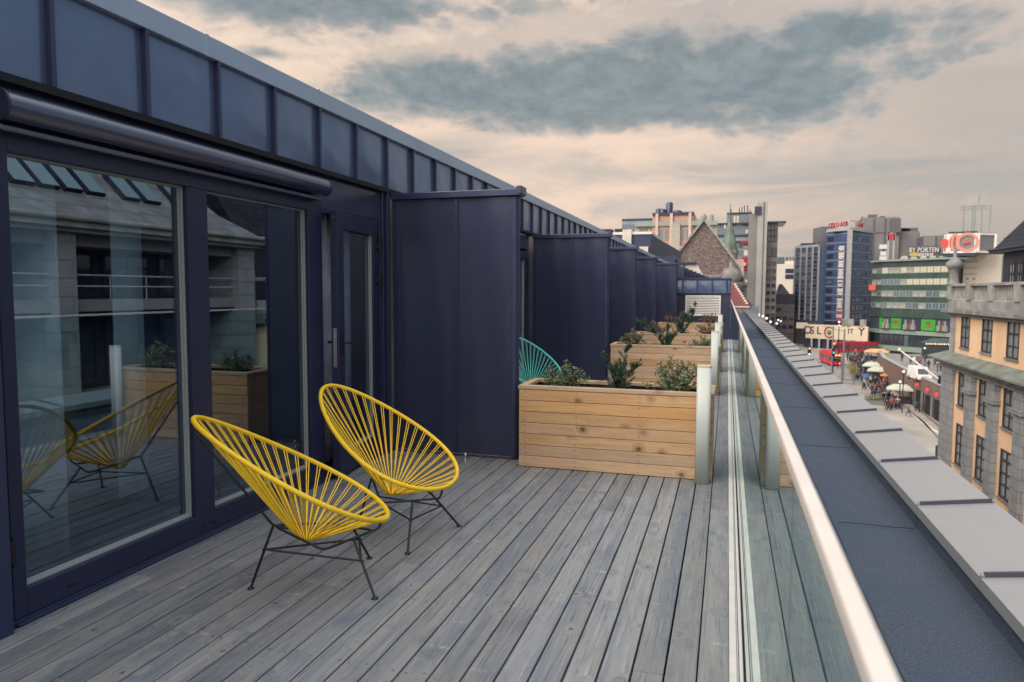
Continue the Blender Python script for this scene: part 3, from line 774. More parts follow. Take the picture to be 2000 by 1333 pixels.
# ---- wire chairs
def rim_pt(phi, ub=-.64, zb=.876, uf=.284, zf=.338, Wd=.350, kk=.246, bow=.013):
    sg = -math.cos(phi); t = (sg+1)/2
    return Vector((ub+(uf-ub)*t, Wd*math.sin(phi)*(1+kk*sg), zb+(zf-zb)*t - bow*math.sin(phi)**2))
def smooth_path(P, it=3):
    for _ in range(it):
        Q = [P[0]]
        for a, b in zip(P[:-1], P[1:]): Q += [a*.75+b*.25, a*.25+b*.75]
        P = Q + [P[-1]]
    return P
def wire_chair(loc, rotz, label, cord):
    t = thing('wire_chair', loc, label, 'chair', None, rotz)
    # arc length table of the rim
    N = 720; P = [rim_pt(2*math.pi*i/N) for i in range(N)]
    m = MB(); m.tube(P, lambda i: .0122 + (.0011 if i % 2 else -.0006), 10, 0, closed=True); m.build('rim', [cord], t)
    cum = [0]
    for i in range(N): cum.append(cum[-1] + (P[(i+1)%N]-P[i]).length)
    def at_len(s):
        s %= cum[-1]; lo, hi = 0, N
        while hi-lo > 1:
            mid = (lo+hi)//2
            if cum[mid] <= s: lo = mid
            else: hi = mid
        f = (s-cum[lo])/(cum[lo+1]-cum[lo]); return P[lo]*(1-f) + P[(lo+1)%N]*f
    apex = Vector((-.128, 0, .236)); n = 40
    m = MB(); r0 = .032
    for k in range(n):
        for e in (-.0085, .0085):
            s = cum[-1]*(k+.5)/n + e
            p = at_len(s); d = (p-apex); a = math.atan2(d.y, d.x) + (.10 if e > 0 else -.10)*.5
            q = apex + Vector((r0*math.cos(a), r0*math.sin(a), rng.uniform(-.004,.006)))
            dn = (q-p).normalized(); side = dn.cross(Vector((0,0,1)))
            # hung a little slack
            mid = (p+q)/2 + Vector((0,0,-.006))
            top = p + Vector((0,0,.012)) ; 
            m.tube([p + (p-apex).normalized()*.010 + Vector((0,0,.004)), p*.55+mid*.45 + Vector((0,0,-.002)), mid*.6+q*.4+Vector((0,0,-.002)), q], .0029, 6)
        # small loop round the rim
    m.tube([apex + Vector((r0*math.cos(2*math.pi*i/20), r0*math.sin(2*math.pi*i/20), -.002)) for i in range(20)], .0045, 6, closed=True)
    for k in range(n):       # under the nadir the cords cross
        a = math.pi*k/n; m.tube([apex+Vector((r0*math.cos(a), r0*math.sin(a), 0)), apex+Vector((0,0,-.006)), apex-Vector((r0*math.cos(a), r0*math.sin(a), 0))], .0028, 5)
    m.build('cords', [cord], t)
    V = Vector; RJ, NB, NBf, F = V((-.285,0,.317)), V((-.04,-.205,.243)), V((-.04,.205,.243)), V((.212,0,.252))
    m = MB()
    ring = []
    pts = [RJ, NB, F, NBf]
    for i in range(4):
        a, b, c = pts[i-1], pts[i], pts[(i+1)%4]
        u, w = (a-b).normalized()*.04, (c-b).normalized()*.04
        ring += [b+u, b+u*.4+w*.12+ (V((0,0,0))), b+u*.12+w*.4, b+w]
    m.tube(ring, .0066, 8, closed=True)
    up = smooth_path([V((-.12,-.06,.28)), RJ+V((.02,0,-.002)), RJ, RJ+V((-.03,0,.04)), V((-.60,0,.76)), V((-.648,0,.815)), V((-.648,0,.85)), V((-.637,0,.872))], 2)
    m.tube(up[4:], .0066, 8)
    fr = smooth_path([F+V((-.02,.0,-.002)), F+V((.01,0,0)), V((.245,0,.272)), V((.262,0,.335))], 2); m.tube(fr, .0066, 8)
    m.build('frame', [BLACKM], t)
    feet = [(V((-.398,0,0)), V((-.285,0,.317))), (V((.2,-.266,0)), V((.105,-.092,.249))), (V((.2,.266,0)), V((.105,.092,.249)))]
    for f, top in feet:
        m = MB(); m.tube([f+V((0,0,.006)), top], .0068, 8); lg = m.build('leg', [BLACKM], t)
        m = MB(); m.lathe(f, [(.017,0),(.017,.006),(.009,.012)], 12); m.build('foot', [BLACKM], lg)
    def on_leg(i, z): f, tp = feet[i]; return f + (tp-f)*(z/tp.z)
    m = MB(); q = [on_leg(0,.197), on_leg(1,.155), on_leg(2,.155)]
    for i in range(3):
        a, b = q[i], q[(i+1)%3]; d = (b-a).normalized()*.012
        m.tube([a-d, b+d], .0052, 6)
    m.build('stretcher', [BLACKM], t)
    return t
wire_chair((-1.914, 3.105, 0), .546, 'nearer yellow corded egg shaped lounge chair, seen from behind its back', YELLOW)
wire_chair((-1.85, 3.87, 0), -.212, 'farther yellow corded egg shaped lounge chair, its seat open towards the viewer', YELLOW)
wire_chair((-2.3, 8.52, 0), R(-48), 'turquoise corded lounge chair peeking out behind the screen wall', TEAL)

# ---- shrubs
def leaf(m, p, d, n, L, w, mi):
    d = d.normalized(); s = d.cross(n)
    if s.length < 1e-3: s = d.cross(Vector((1,0,0)))
    s.normalize(); up = s.cross(d)
    m.add([p, p+d*L*.45+s*w+up*L*.08, p+d*L, p+d*L*.45-s*w+up*L*.08], [(0,1,2,3)], mi, .05+.9*rng.random())
def rv(): return Vector((rng.gauss(0,1), rng.gauss(0,1), rng.gauss(0,1))).normalized()
def bushy(loc, rx, h, lab, leafm, stems=26, lv=34, size=.022):
    t = thing('shrub', loc, lab, 'shrub', 'shrubs growing in the planter boxes')
    tw, lf = MB(), MB()
    for i in range(stems):
        a = rng.uniform(0, 2*math.pi); rr = math.sqrt(rng.random())*rx
        end = Vector((math.cos(a)*rr, math.sin(a)*rr*.8, h*rng.uniform(.45,1.0)*(1-.35*(rr/rx)**2)))
        mid = Vector((end.x*.45, end.y*.45, end.z*.55)) + rv()*.015
        path = smooth_path([Vector((rng.uniform(-.03,.03), rng.uniform(-.03,.03), -.02)), mid, end], 2)
        tw.tube(path, lambda k, n=len(path): .0035*(1-.75*k/n), 4)
        for j in range(lv):
            f = rng.uniform(.35, 1.0); p = path[min(len(path)-1, int(f*len(path)))] + rv()*rng.uniform(.004,.026)
            d = rv() + Vector((0,0,.25)); leaf(lf, p, d, rv(), size*rng.uniform(.7,1.5), size*.36, 0)
    tw.build('stems', [TWIG], t); o = lf.build('foliage', [leafm], t); return t
def yew(loc, arms, lab, size=.017):
    t = thing('conifer', loc, lab, 'conifer', None)
    tw, lf = MB(), MB()
    for (dx, dy, hh, spread, nb) in arms:
        end = Vector((dx, dy, hh)); path = smooth_path([Vector((0,0,-.02)), Vector((dx*.25, dy*.25, hh*.4)), end], 3)
        tw.tube(path, lambda k, n=len(path): .006*(1-.8*k/n), 5)
        for b in range(nb):
            f = rng.uniform(.22, 1.0); p0 = path[min(len(path)-1, int(f*len(path)))]
            out = Vector((rng.gauss(0,1), rng.gauss(0,1), rng.uniform(.5,1.5))).normalized()
            L = spread*rng.uniform(.5,1.1)*(1.2-f*.6); q = [p0 + out*L*s + Vector((0,0,L*.25*s*s)) for s in (0,.33,.66,1)]
            tw.tube(q, .0018, 3)
            for j in range(70):
                s = rng.random(); p = p0 + out*L*s + Vector((0,0,L*.25*s*s))
                leaf(lf, p, rv()*.9 + out*.8, rv(), size*rng.uniform(.8,1.5), .0032, 0)
    tw.build('stems', [TWIG], t); lf.build('foliage', [NEEDLE], t); return t
zs = .60
bushy((-1.34, 5.92, zs), .21, .30, 'low feathery green shrub at the left of the nearest planter', LEAF1, 40, 46)
yew((-.86, 5.92, zs), [(.0,0,.24,.14,34),(-.11,.0,.33,.08,22),(.05,.02,.42,.08,24),(.13,-.02,.27,.11,24),(-.07,.05,.24,.13,24)], 'upright dark green yew in the middle of the nearest planter')
bushy((-.40, 5.90, zs), .24, .37, 'loose green shrub beside the post of the nearest planter', LEAF1, 38, 44, .024)
bushy((-1.36, 10.8, zs), .24, .36, 'wispy olive shrub at the left of the second planter', LEAF2, 34, 40, .024)
yew((-.86, 10.82, zs), [(-.40,0,.42,.16,34),(.26,.02,.52,.15,34),(.0,.0,.36,.12,22),(.20,.05,.36,.12,16),(-.2,.03,.3,.1,14)], 'dark conifer forked into two arms in the second planter', .024)
bushy((-.33, 10.8, zs), .20, .28, 'small green shrub at the right of the second planter', LEAF1, 28, 36, .024)
bushy((-1.33, 13.85, zs), .26, .36, 'brownish shrub at the left of the third planter', LEAF3, 26, 32, .03)
yew((-.80, 13.87, zs), [(-.12,0,.3,.14,20),(.12,0,.34,.13,20)], 'small dark conifer in the third planter', .028)
bushy((-.33, 13.85, zs), .24, .34, 'russet tinged shrub at the right of the third planter', LEAF3, 26, 32, .03)
bushy((-1.25, 18.4, zs), .30, .40, 'russet shrub at the left of the farthest planter', LEAF3, 24, 30, .036)
yew((-.86, 18.42, zs), [(.06,0,.55,.16,18),(-.02,0,.4,.16,18)], 'dark conifer in the farthest planter before the louvre', .034)
bushy((-.36, 18.4, zs), .32, .38, 'russet shrub in front of the louvre at the right of the farthest planter', LEAF3, 26, 30, .036)
# ================================================================== town
GZ = -17.0
def gnd(x, y, z=GZ): return site(x, y, 2, z)
def col(x, Y, y=560): return site(x, y, 1, Y)
def lift(x, y, Y): return site(x, y, 1, Y).z
m = MB(); m.add([(-990,-690,GZ),(1790,-690,GZ),(1790,2140,GZ),(-990,2140,GZ)], [(0,1,2,3)]); g = m.build('street', [ASPH]); tag(g, 'pale paved street and square far below the roof', 'street', kind='structure')
def strip(pts, w, z, name, mat, label):
    m = MB(); vs = []
    for i, p in enumerate(pts):
        a = pts[max(i-1,0)]; b = pts[min(i+1,len(pts)-1)]; dx, dy = b[0]-a[0], b[1]-a[1]; l = math.hypot(dx,dy); nx, ny = -dy/l*w/2, dx/l*w/2
        vs += [(p[0]+nx,p[1]+ny,z),(p[0]-nx,p[1]-ny,z)]
    m.add(vs, [(2*i,2*i+1,2*i+3,2*i+2) for i in range(len(pts)-1)]); o = m.build(name, [mat]); tag(o, label, 'road', kind='structure'); return o
def line(px): return [tuple(gnd(*p)[:2]) for p in px]
for off in (0, 1.45):
    strip([(p[0]+off, p[1]) for p in line([(1860,885),(1805,826),(1745,775),(1700,735),(1665,704),(1640,690)])], .32, GZ+.004, 'tram_track', ASPHD, 'dark tram rail set in the paving')
strip(line([(1850,855),(1820,838),(1790,815)]), .5, GZ+.004, 'road_marking', CREAM, 'pale line in the paving')
strip(line([(1600,700),(1640,720),(1668,735),(1690,752)]), 7.5, GZ+.002, 'road', PAVE, 'greyish bus lane across the square')
m = MB(); vs = []; nx, ny = 90, 10
for j in range(ny+1):
    for i in range(nx+1):
        x = -900+2600*i/nx; v = j/ny; h = 96 + 6*math.sin(x*.0042+.6) + 4*math.sin(x*.011+2) + 2*math.sin(x*.043)
        vs.append((x, 1350+700*v, GZ + h*math.sin(min(1, v*1.6)*math.pi/2) + rng.uniform(-1.5,1.5)*(v>.2)))
m.add(vs, [(j*(nx+1)+i, j*(nx+1)+i+1, (j+1)*(nx+1)+i+1, (j+1)*(nx+1)+i) for j in range(ny) for i in range(nx)], 0, 0, True)
tag(m.build('hills', [HILL]), 'wooded blue green ridge behind the town', 'hills', kind='structure')

def block(name, label, cat, poly, z0, z1, mat, group=None, part='wall'):
    c = Vector((sum(p[0] for p in poly)/len(poly), sum(p[1] for p in poly)/len(poly), z0))
    t = thing(name, c, label, cat, group)
    m = MB(); m.prism([(p[0]-c.x, p[1]-c.y) for p in poly], 0, z1-z0); m.build(part, [mat], t); return t
def addp(t, mb, name, mats, parent=None, **k):
    """a part given in world metres"""
    o = mb.build(name, mats, parent or t, **k); o.location = -t.location if parent is None else Vector((0,0,0)); return o
WIN = {}
def window_mesh(w, h, mf, mp, cols, rows, fw=.12, dep=.10, sill=True):
    key = (round(w,2), round(h,2), mf.name, mp.name, cols, rows)
    if key in WIN: return WIN[key]
    m = MB(); m.box(-w/2+.02, -.03, -h/2+.02, w/2-.02, .02, h/2-.02, 1)
    m.box(-w/2, -dep, -h/2, -w/2+fw, .02, h/2); m.box(w/2-fw, -dep, -h/2, w/2, .02, h/2); m.box(-w/2+fw, -dep, -h/2, w/2-fw, .02, -h/2+fw); m.box(-w/2+fw, -dep, h/2-fw, w/2-fw, .02, h/2)
    for i in range(1, cols): x = -w/2 + w*i/cols; m.box(x-fw*.32, -dep*.8, -h/2+fw, x+fw*.32, -.02, h/2-fw)
    for r in rows:
        z = -h/2 + h*r; th = fw*.55 if r > .6 and len(rows) > 1 else fw*.3
        m.box(-w/2+fw, -dep*.9, z-th, w/2-fw, -.025, z+th)
    me = m.build('window', [mf, mp]); d = me.data; bpy.data.objects.remove(me); WIN[key] = d; return d
def put_window(t, me, p, ang, mats=None, name='window'):
    o = bpy.data.objects.new(name, me); COL.objects.link(o); o.parent = t; CH.setdefault(t.name, []).append(o)
    o.location = Vector(p) - t.location; o.rotation_euler = (0,0,ang)
    if mats:
        for k, mm in mats.items(): o.material_slots[k].link = 'OBJECT'; o.material_slots[k].material = mm
    return o
def win_grid(t, a, b, z0, z1, nu, nz, fill=(.75,.6), mf=BLUEG, mp=WPANED, cols=1, rows=(), alt=None, altp=.2, out=.03, skip=None, u0=0.0, u1=1.0, fw=.12):
    """windows over the wall running a -> b, seen from its right-hand side"""
    a = Vector((a[0],a[1],0)); b = Vector((b[0],b[1],0)); d = b-a; L = d.length; d.normalize(); n = Vector((d.y,-d.x,0)); ang = math.atan2(d.y, d.x)
    cw = L*(u1-u0)/nu; chh = (z1-z0)/nz
    me = window_mesh(cw*fill[0], chh*fill[1], mf, mp, cols, rows, fw)
    for j in range(nz):
        for i in range(nu):
            if skip and skip(i, j): continue
            p = a + d*(L*u0 + cw*(i+.5)) + n*out + Vector((0,0,z0+chh*(j+.5)))
            mm = None
            if alt and rng.random() < altp: mm = {1: rng.choice(alt)}
            put_window(t, me, p, ang, mm)
def band(t, a, b, z0, z1, mat, out=.06, dep=.3, name='band', ext=0.0):
    a = Vector((a[0],a[1],0)); b = Vector((b[0],b[1],0)); d = (b-a).normalized(); n = Vector((d.y,-d.x,0)); a -= d*ext; b += d*ext
    m = MB(); q = [a+n*out, b+n*out, b-n*dep, a-n*dep]; m.prism([(p.x,p.y) for p in q], z0, z1); return addp(t, m, name, [mat])

# ---------------------------------------------------------------- ochre building across the street
OX = 15.6
ob = thing('ochre_building', (OX, 45, GZ), 'ochre rendered building with grey stone pilasters and dark mansard roof across the street', 'building')
ys = [54.9, 50.7, 46.5, 42.3, 38.1, 33.9]; hw = .90
m = MB(); m.box(OX+.30, 29.4, GZ, OX+18, 57.2, .05)
ed = [57.2] + [v for y in ys for v in (y+hw, y-hw)] + [29.4]
for a_, b_ in zip(ed[0::2], ed[1::2]): m.box(OX, b_, GZ, OX+.30, a_, .05)
for y in ys:
    for z0_, z1_ in ((GZ, -15.9), (-12.5, -10.48), (-7.62, -6.36), (-3.64, -2.28), (-.12, .05)): m.box(OX, y-hw, z0_, OX+.30, y+hw, z1_)
addp(ob, m, 'wall', [ORANGE])
m = MB(); m.box(OX-.25, 56.6, GZ, OX+18, 59.2, -3.3); addp(ob, m, 'corner_pier', [GSTONE], bevel=.08)
m = MB(); m.box(OX-.02, 57.0, -3.2, OX+18, 58.4, .1); addp(ob, m, 'upper_pier', [STONE], bevel=.04)
m = MB()
m.add([(OX+.02,29,-2.75),(OX+.02,58.6,-2.75),(OX-.95,60.1,-3.22),(OX-.95,29,-3.22),(OX+18,58.6,-2.75),(OX+18,60.1,-3.22)], [(0,1,2,3),(1,4,5,2)], 0)
m.box(OX-.97, 29, -3.34, OX+.3, 60.12, -3.225, 1); m.box(OX-.6, 29, -3.62, OX+.3, 59.8, -3.341, 2); m.box(OX-.3, 29, -3.95, OX+.3, 59.4, -3.621, 2)
addp(ob, m, 'cornice', [COPPER, COPPER, STONED])
m = MB(); m.box(OX-.55, 29, .051, OX+18, 58.9, .33); m.box(OX-.25, 29, -.16, OX+18, 58.5, .05); addp(ob, m, 'upper_cornice', [STONED], bevel=.03)
# balustrade on the cornice
m = MB(); m.box(OX-.18, 29, .331, OX+.2, 58.5, .98); m.box(OX-.24, 29, 1.92, OX+.24, 58.5, 2.10); bl = addp(ob, m, 'balustrade', [STONE], bevel=.02)
for y in (58.2, 54.0, 49.85, 45.7, 41.55, 37.4):
    m = MB(); m.box(OX-.26, y-.42, .981, OX+.26, y+.42, 1.919); addp(ob, m, 'pier', [STONE], bl)
y = 33.0
while y < 57.6:
    if min(abs(y-q) for q in (58.2,54.0,49.85,45.7,41.55,37.4)) > .55:
        m = MB(); m.lathe((OX, y, .981), [(.10,0),(.06,.08),(.13,.33),(.06,.7),(.10,.93)], 7); addp(ob, m, 'baluster', [STONE], bl)
    y += .36
m = MB(); m.lathe((OX+.05, 58.2, 2.10), [(.40,0),(.30,.25),(.30,1.0),(.42,1.15),(.55,1.25),(.58,1.5),(.36,1.7),(.20,1.9),(.12,2.0),(.10,2.6),(.02,2.65)], 14); addp(ob, m, 'stone_urn', [STONED])
# mansard storey and roof
m = MB(); m.box(OX+1.6, 29.6, .331, OX+17, 53.6, 4.3); addp(ob, m, 'mansard_wall', [DWALL])
m = MB(); ez, rz = 4.25, 9.4
rz = 8.5
m.add([(OX+1.1,29,ez),(OX+1.1,54.3,ez),(OX+17.5,54.3,ez),(OX+17.5,29,ez),(OX+4.0,29,rz),(OX+4.0,51.0,rz),(OX+13,51.0,rz),(OX+13,29,rz)], [(0,1,5,4),(1,2,6,5),(2,3,7,6),(3,0,4,7),(4,5,6,7),(0,3,2,1)])
m.box(OX+1.0, 29, ez-.22, OX+17.6, 54.4, ez-.002, 1); m.tube([(OX+1.0,29,ez+.02),(OX+1.0,54.4,ez+.02)], .10, 6, 1)
addp(ob, m, 'roof', [DROOF, DWALL])
m = MB()
for y in (31+.9*i for i in range(26)): m.box(OX+1.75, y, ez+.50, OX+1.85, y+.72, ez+.86)
addp(ob, m, 'snow_guard', [DWALL])
me = window_mesh(2.1, 2.35, WFRAME, WPANE, 2, (.38,.72), .17)
for y in (51.2, 47.0, 42.8, 38.6):
    for e in (-.62, .62): put_window(ob, window_mesh(1.02, 2.5, DWALL, WPANED, 2, (.4,.7), .13), (OX+1.58, y+e, 2.2), -math.pi/2, {1: CURT if e > 0 else WPANE})
m = MB(); m.tube([(OX+1.4,48.9,.4),(OX+1.4,48.9,2.5),(OX+1.45,48.7,4.1),(OX+2.2,48.5,5.0)], .06, 6); addp(ob, m, 'drainpipe', [REDT])
for y in ys:
    put_window(ob, window_mesh(1.80, 2.16, WFRAME, WPANE, 2, (.33,.66), .10), (OX+.07, y, -1.2), -math.pi/2)
    put_window(ob, window_mesh(1.80, 2.72, WFRAME, WPANE, 2, (.28,.52,.78), .11), (OX+.07, y, -5.0), -math.pi/2)
    put_window(ob, window_mesh(1.80, 2.86, WFRAME, WPANE, 2, (.28,.52,.78), .11), (OX+.07, y, -9.05), -math.pi/2)
    for zz in (-2.28, -6.36, -10.48):
        m = MB(); m.box(OX-.12, y-hw-.1, zz-.10, OX+.2, y+hw+.1, zz); addp(ob, m, 'sill', [STONED])
    m = MB(); m.lathe((OX-.06, y-.2, -12.2), [(.45,0),(.5,.5),(.3,.95),(.05,1.0)], 10); addp(ob, m, 'keystone', [STONED])
    put_window(ob, window_mesh(1.80, 3.4, WFRAME, WPANED, 2, (.6,), .12), (OX+.07, y, -14.2), -math.pi/2)
for y in [q-2.1 for q in ys]:
    m = MB(); m.box(OX-.30, y-.62, GZ, OX+.01, y+.62, -5.15); m.box(OX-.36, y-.68, -4.85, OX+.01, y+.68, -3.96)
    m.box(OX-.46, y-.80, -5.149, OX+.01, y+.80, -4.851); addp(ob, m, 'pilaster', [GSTONE], bevel=.02)
fp = thing('flagpole', (OX-.05, 60.0, -5.0), 'long white flagpole slanting out from the corner of the ochre building', 'flagpole')
tip = site(1757, 684, 1, 61.0); bs = Vector((OX-.2, 59.6, -5.05))
m = MB(); m.tube([bs, tip], lambda i: .085 if i == 0 else .055, 8); addp(fp, m, 'pole', [WHITE])
m = MB(); m.ball(tip, .14, 8, 6); addp(fp, m, 'finial', [GLOBE.copy() if False else WHITE])
m = MB(); m.box(OX-.30, 59.4, -5.35, OX-.1, 59.8, -4.75); addp(fp, m, 'bracket', [BLACKM])

# ---------------------------------------------------------------- stone building opposite (mirrored in the windows)
sb = thing('stone_building', (OX, 10, GZ), 'grey stone building with skylit mansard roof, mirrored in the window glass', 'building')
m = MB()
piers = [(27.55,28.7),(18.25,19.05),(9.5,10.5),(0.6,1.6),(-8.4,-7.4)]
m.box(OX+2.2, -12, GZ, OX+16, 28.6, 3.6); addp(sb, m, 'wall', [DWALL])
m = MB()
for a, b in piers: m.box(OX, a, GZ, OX+2.3, b, 3.6)
m.box(OX, 16.55-5.8, GZ, OX+2.3, 16.55-5.6, 3.6)
addp(sb, m, 'pier', [GSTONE])
m = MB()
for (b0, a1) in ((19.05,27.55),(10.5,18.25),(1.6,9.5),(-7.4,.6)):
    m.box(OX+.25, b0, .70, OX+1.6, a1, 1.12); m.box(OX+.35, b0, -2.9, OX+1.6, a1, -2.3); m.box(OX+.35, b0, -6.5, OX+1.6, a1, -5.8); m.box(OX+.35, b0, 3.02, OX+2.2, a1, 3.6)
addp(sb, m, 'balcony_slab', [CONC])
m = MB()
for (b0, a1) in ((19.05,27.55),(10.5,18.25),(1.6,9.5),(-7.4,.6)):
    for z in (1.60, 2.0): m.tube([(OX+.35,b0,z),(OX+.35,a1,z)], .035, 6)
    for i in range(1,5): m.tube([(OX+.35,b0+(a1-b0)*i/5,1.12),(OX+.35,b0+(a1-b0)*i/5,2.0)], .025, 5)
addp(sb, m, 'balcony_rail', [LSTONE])
m = MB(); m.box(OX-.45, -12, 3.601, OX+2.3, 29.1, 3.84); m.box(OX-.25, -12, 3.45, OX+2.3, 28.9, 3.60); m.tube([(OX-.5,-12,3.9),(OX-.5,29.15,3.9)], .11, 8); addp(sb, m, 'cornice', [STONE])
SLATE2 = bricks('pale_slate_roof', (.26,.26,.265), (.32,.315,.31), (.15,.15,.16), 1, .8, .45, .03, 'yz', .75, .6, .4)
m = MB(); prof = [(-.45,3.85),(.35,4.30),(1.5,5.0),(2.6,6.1),(3.6,7.4)]
vs = []
for (dx, z) in prof: vs += [(OX+dx, -12, z), (OX+dx, 29.0-max(0,dx*.62), z)]
vs += [(OX+16,-12,7.4),(OX+16,26.7,7.4)]
m.add(vs, [(2*i,2*i+1,2*i+3,2*i+2) for i in range(5)]); ev = []
for (dx, z) in prof: ev += [(OX+dx, 29.0-max(0,dx*.62), z), (OX+16, 29.0-max(0,dx*.62), z)]
m.add(ev, [(2*i,2*i+2,2*i+3,2*i+1) for i in range(4)])
addp(sb, m, 'roof', [SLATE2])
for y0, y1 in ((17.1,17.75),(18.05,18.8),(19.05,19.75),(20.05,20.7),(21.0,21.7),(22.65,23.4),(23.75,24.5),(25.5,26.4),(13.2,14.0),(14.3,15.0),(11.0,11.8)):
    m = MB(); e = .08
    for q, mi, lift_ in ((.06,1,.10),(0,0,.14)):
        a0, z0_ = 1.55, 5.06; a1, z1_ = 2.55, 6.05
        m.add([(OX+a0-lift_,y0-q,z0_+lift_),(OX+a0-lift_,y1+q,z0_+lift_),(OX+a1-lift_,y1+q,z1_+lift_),(OX+a1-lift_,y0-q,z1_+lift_)], [(0,1,2,3)], mi)
        m.add([(OX+a0-lift_,y0-q,z0_+lift_),(OX+a1-lift_,y0-q,z1_+lift_),(OX+a1,y0-q,z1_),(OX+a0,y0-q,z0_)], [(0,1,2,3)], 1); m.add([(OX+a0-lift_,y1+q,z0_+lift_),(OX+a1-lift_,y1+q,z1_+lift_),(OX+a1,y1+q,z1_),(OX+a0,y1+q,z0_)], [(0,3,2,1)], 1); m.add([(OX+a0-lift_,y0-q,z0_+lift_),(OX+a0,y0-q,z0_),(OX+a0,y1+q,z0_),(OX+a0-lift_,y1+q,z0_+lift_)], [(0,1,2,3)], 1)
    addp(sb, m, 'skylight', [SKYP, DWALL])
for b0, a1, mt in ((19.05,27.55,REDT),(10.5,18.25,WPANED),(1.6,9.5,WPANED)):
    for z0_, z1_ in ((1.12,3.0),(-2.3,.4)):
        for i in range(3):
            w_ = (a1-b0)/3; put_window(sb, window_mesh(w_*.86, z1_-z0_-.2, WFRAME, WPANED, 2, (), .1), (OX+2.17, b0+w_*(i+.5), (z0_+z1_)/2), -math.pi/2)

# ---------------------------------------------------------------- beyond the end of this roof
rt = thing('tiled_roof', (.8, 54, 0), 'small red tiled roof just past the end of the parapet', 'roof')
p = [site(1429,570,1,55), site(1441,569,1,55), site(1459,603,1,53.4), site(1430,604,1,53.4)]
m = MB(); m.add([(-.6,53.3,.40),(1.45,53.3,.40),(.55,57.5,2.1),(-.6,57.5,2.1)], [(0,1,2,3)]); m.add([(1.45,53.3,.40),(1.9,57.5,.40),(.55,57.5,2.1)], [(0,1,2)])
m.box(-.6,53.31,-16.9,1.5,57.5,.38,1); addp(rt, m, 'tiles', [REDT, STONED])
m = MB(); m.box(-.6,53.24,.36,1.52,53.42,.44); addp(rt, m, 'eaves', [ALU])
m = MB()
for i in range(9): m.ball((1.35-.1*i, 53.9+.42*i, .62+.17*i), .12, 8, 6)
addp(rt, m, 'ridge_tiles', [CREAM])
dk = thing('rooftop_pavilion', (-8.5, 66, 0), 'low dark flat roofed pavilion with white boxes above the roofline', 'building')
m = MB(); m.box(-14, 65, 1.5, -4.6, 72, 4.7, 0); m.box(-14, 63.8, 4.72, -6.65, 72, 6.55, 0); m.box(-14, 63.7, 6.56, -6.55, 72, 6.78, 1); addp(dk, m, 'wall', [NAVYTRIM, WHITE])
m = MB(); m.add([(-6.6,63.8,4.7),(-4.5,72,4.0),(-4.5,72,5.4),(-6.6,63.8,6.5)], [(0,1,2,3)]); m.box(-5.2,66,2.2,-4.4,70,4.4); addp(dk, m, 'glazed_side', [BLUED])
for x0, z0_, x1, z1_ in ((-9.15,5.55,-8.35,7.0),(-7.75,4.8,-6.85,5.45),(-6.6,3.0,-5.9,3.4),(-6.5,2.5,-6.0,2.9)):
    m = MB(); m.box(x0, 63.55, z0_, x1, 63.78, z1_); addp(dk, m, 'wall_light', [CREAM])
m = MB()
for x in (-12.5,-11.2,-10.0): m.box(x, 64.5, 6.78, x+.9, 66, 7.15)
addp(dk, m, 'roof_vent', [BLACKM])
wh = thing('white_roof_hood', (-3.0, 42, 2.4), 'bright white slanted roof hood behind the louvred block', 'roof hood')
a = [site(1340,516,1,42), site(1362,516,1,42), site(1376,545,1,42), site(1340,543,1,42)]
m = MB(); m.add([*a, *[v+Vector((-.2,3,0)) for v in a]], [(0,3,2,1),(4,5,6,7),(0,1,5,4),(1,2,6,5),(2,3,7,6),(3,0,4,7)]); addp(wh, m, 'hood', [CREAM])
m = MB(); q = site(1328,514,1,42); r = site(1361,517,1,42); m.box(q.x,41.8,q.z-.05,r.x,45,q.z+.03); addp(wh, m, 'roof_edge', [NAVYTRIM])
sr = thing('stepped_roof_edge', (-3.5, 36, 2.2), 'dark stepped roof edge running down behind the last screen wall', 'roof edge')
m = MB()
for i in range(9):
    q = site(1323+i*8, 521+i*3.2, 1, 36+i*.4); m.box(q.x, 36+i*.4, q.z-1.2, q.x+.34, 36.3+i*.4, q.z)
addp(sr, m, 'steps', [NAVYTRIM])

# brick gable with stone parapet and round turret
PYY = 112
gb = thing('brick_gable_building', (-3.6, PYY, GZ), 'steep mottled brick gable with a round stone turret at its right foot', 'building')
A = site(1375,430,1,PYY); BL = site(1300,526,1,PYY); BR = site(1446,526,1,PYY)
zb = site(1375,556,1,PYY).z
m = MB(); m.add([(BL.x,PYY,zb-2),(BR.x+.9,PYY,zb-2),(BR.x+.9,PYY,zb),(BR.x,PYY,BR.z),(A.x,PYY,A.z),(BL.x,PYY,BL.z)] + [(BL.x,PYY+14,zb-2),(BR.x+.9,PYY+14,zb-2),(BR.x+.9,PYY+14,zb),(BR.x,PYY+14,BR.z),(A.x,PYY+14,A.z),(BL.x,PYY+14,BL.z)], [(0,1,2,3,4,5),(11,10,9,8,7,6),(2,8,9,3),(3,9,10,4),(4,10,11,5),(5,11,6,0)])
addp(gb, m, 'gable', [PYR])
m = MB(); m.bar(A+Vector((0,-.3,.1)), BL+Vector((0,-.3,.1)), .35, .3); m.bar(A+Vector((0,-.3,.1)), BR+Vector((.1,-.3,.1)), .35, .3); m.lathe(A+Vector((0,-.2,0)), [(.35,0),(.45,.5),(.15,.9)], 8); addp(gb, m, 'gable_coping', [STONE])
m = MB(); m.box(BL.x, PYY-1.4, GZ, BR.x+1.0, PYY-.02, zb-.2); m.box(BL.x+3, PYY-1.8, zb-.199, BR.x+1.2, PYY-.01, zb+.35); m.box(BL.x+4, PYY-1.2, zb+1.0, BR.x+.2, PYY-.015, zb+1.5); addp(gb, m, 'stone_parapet', [STONED], bevel=.05)
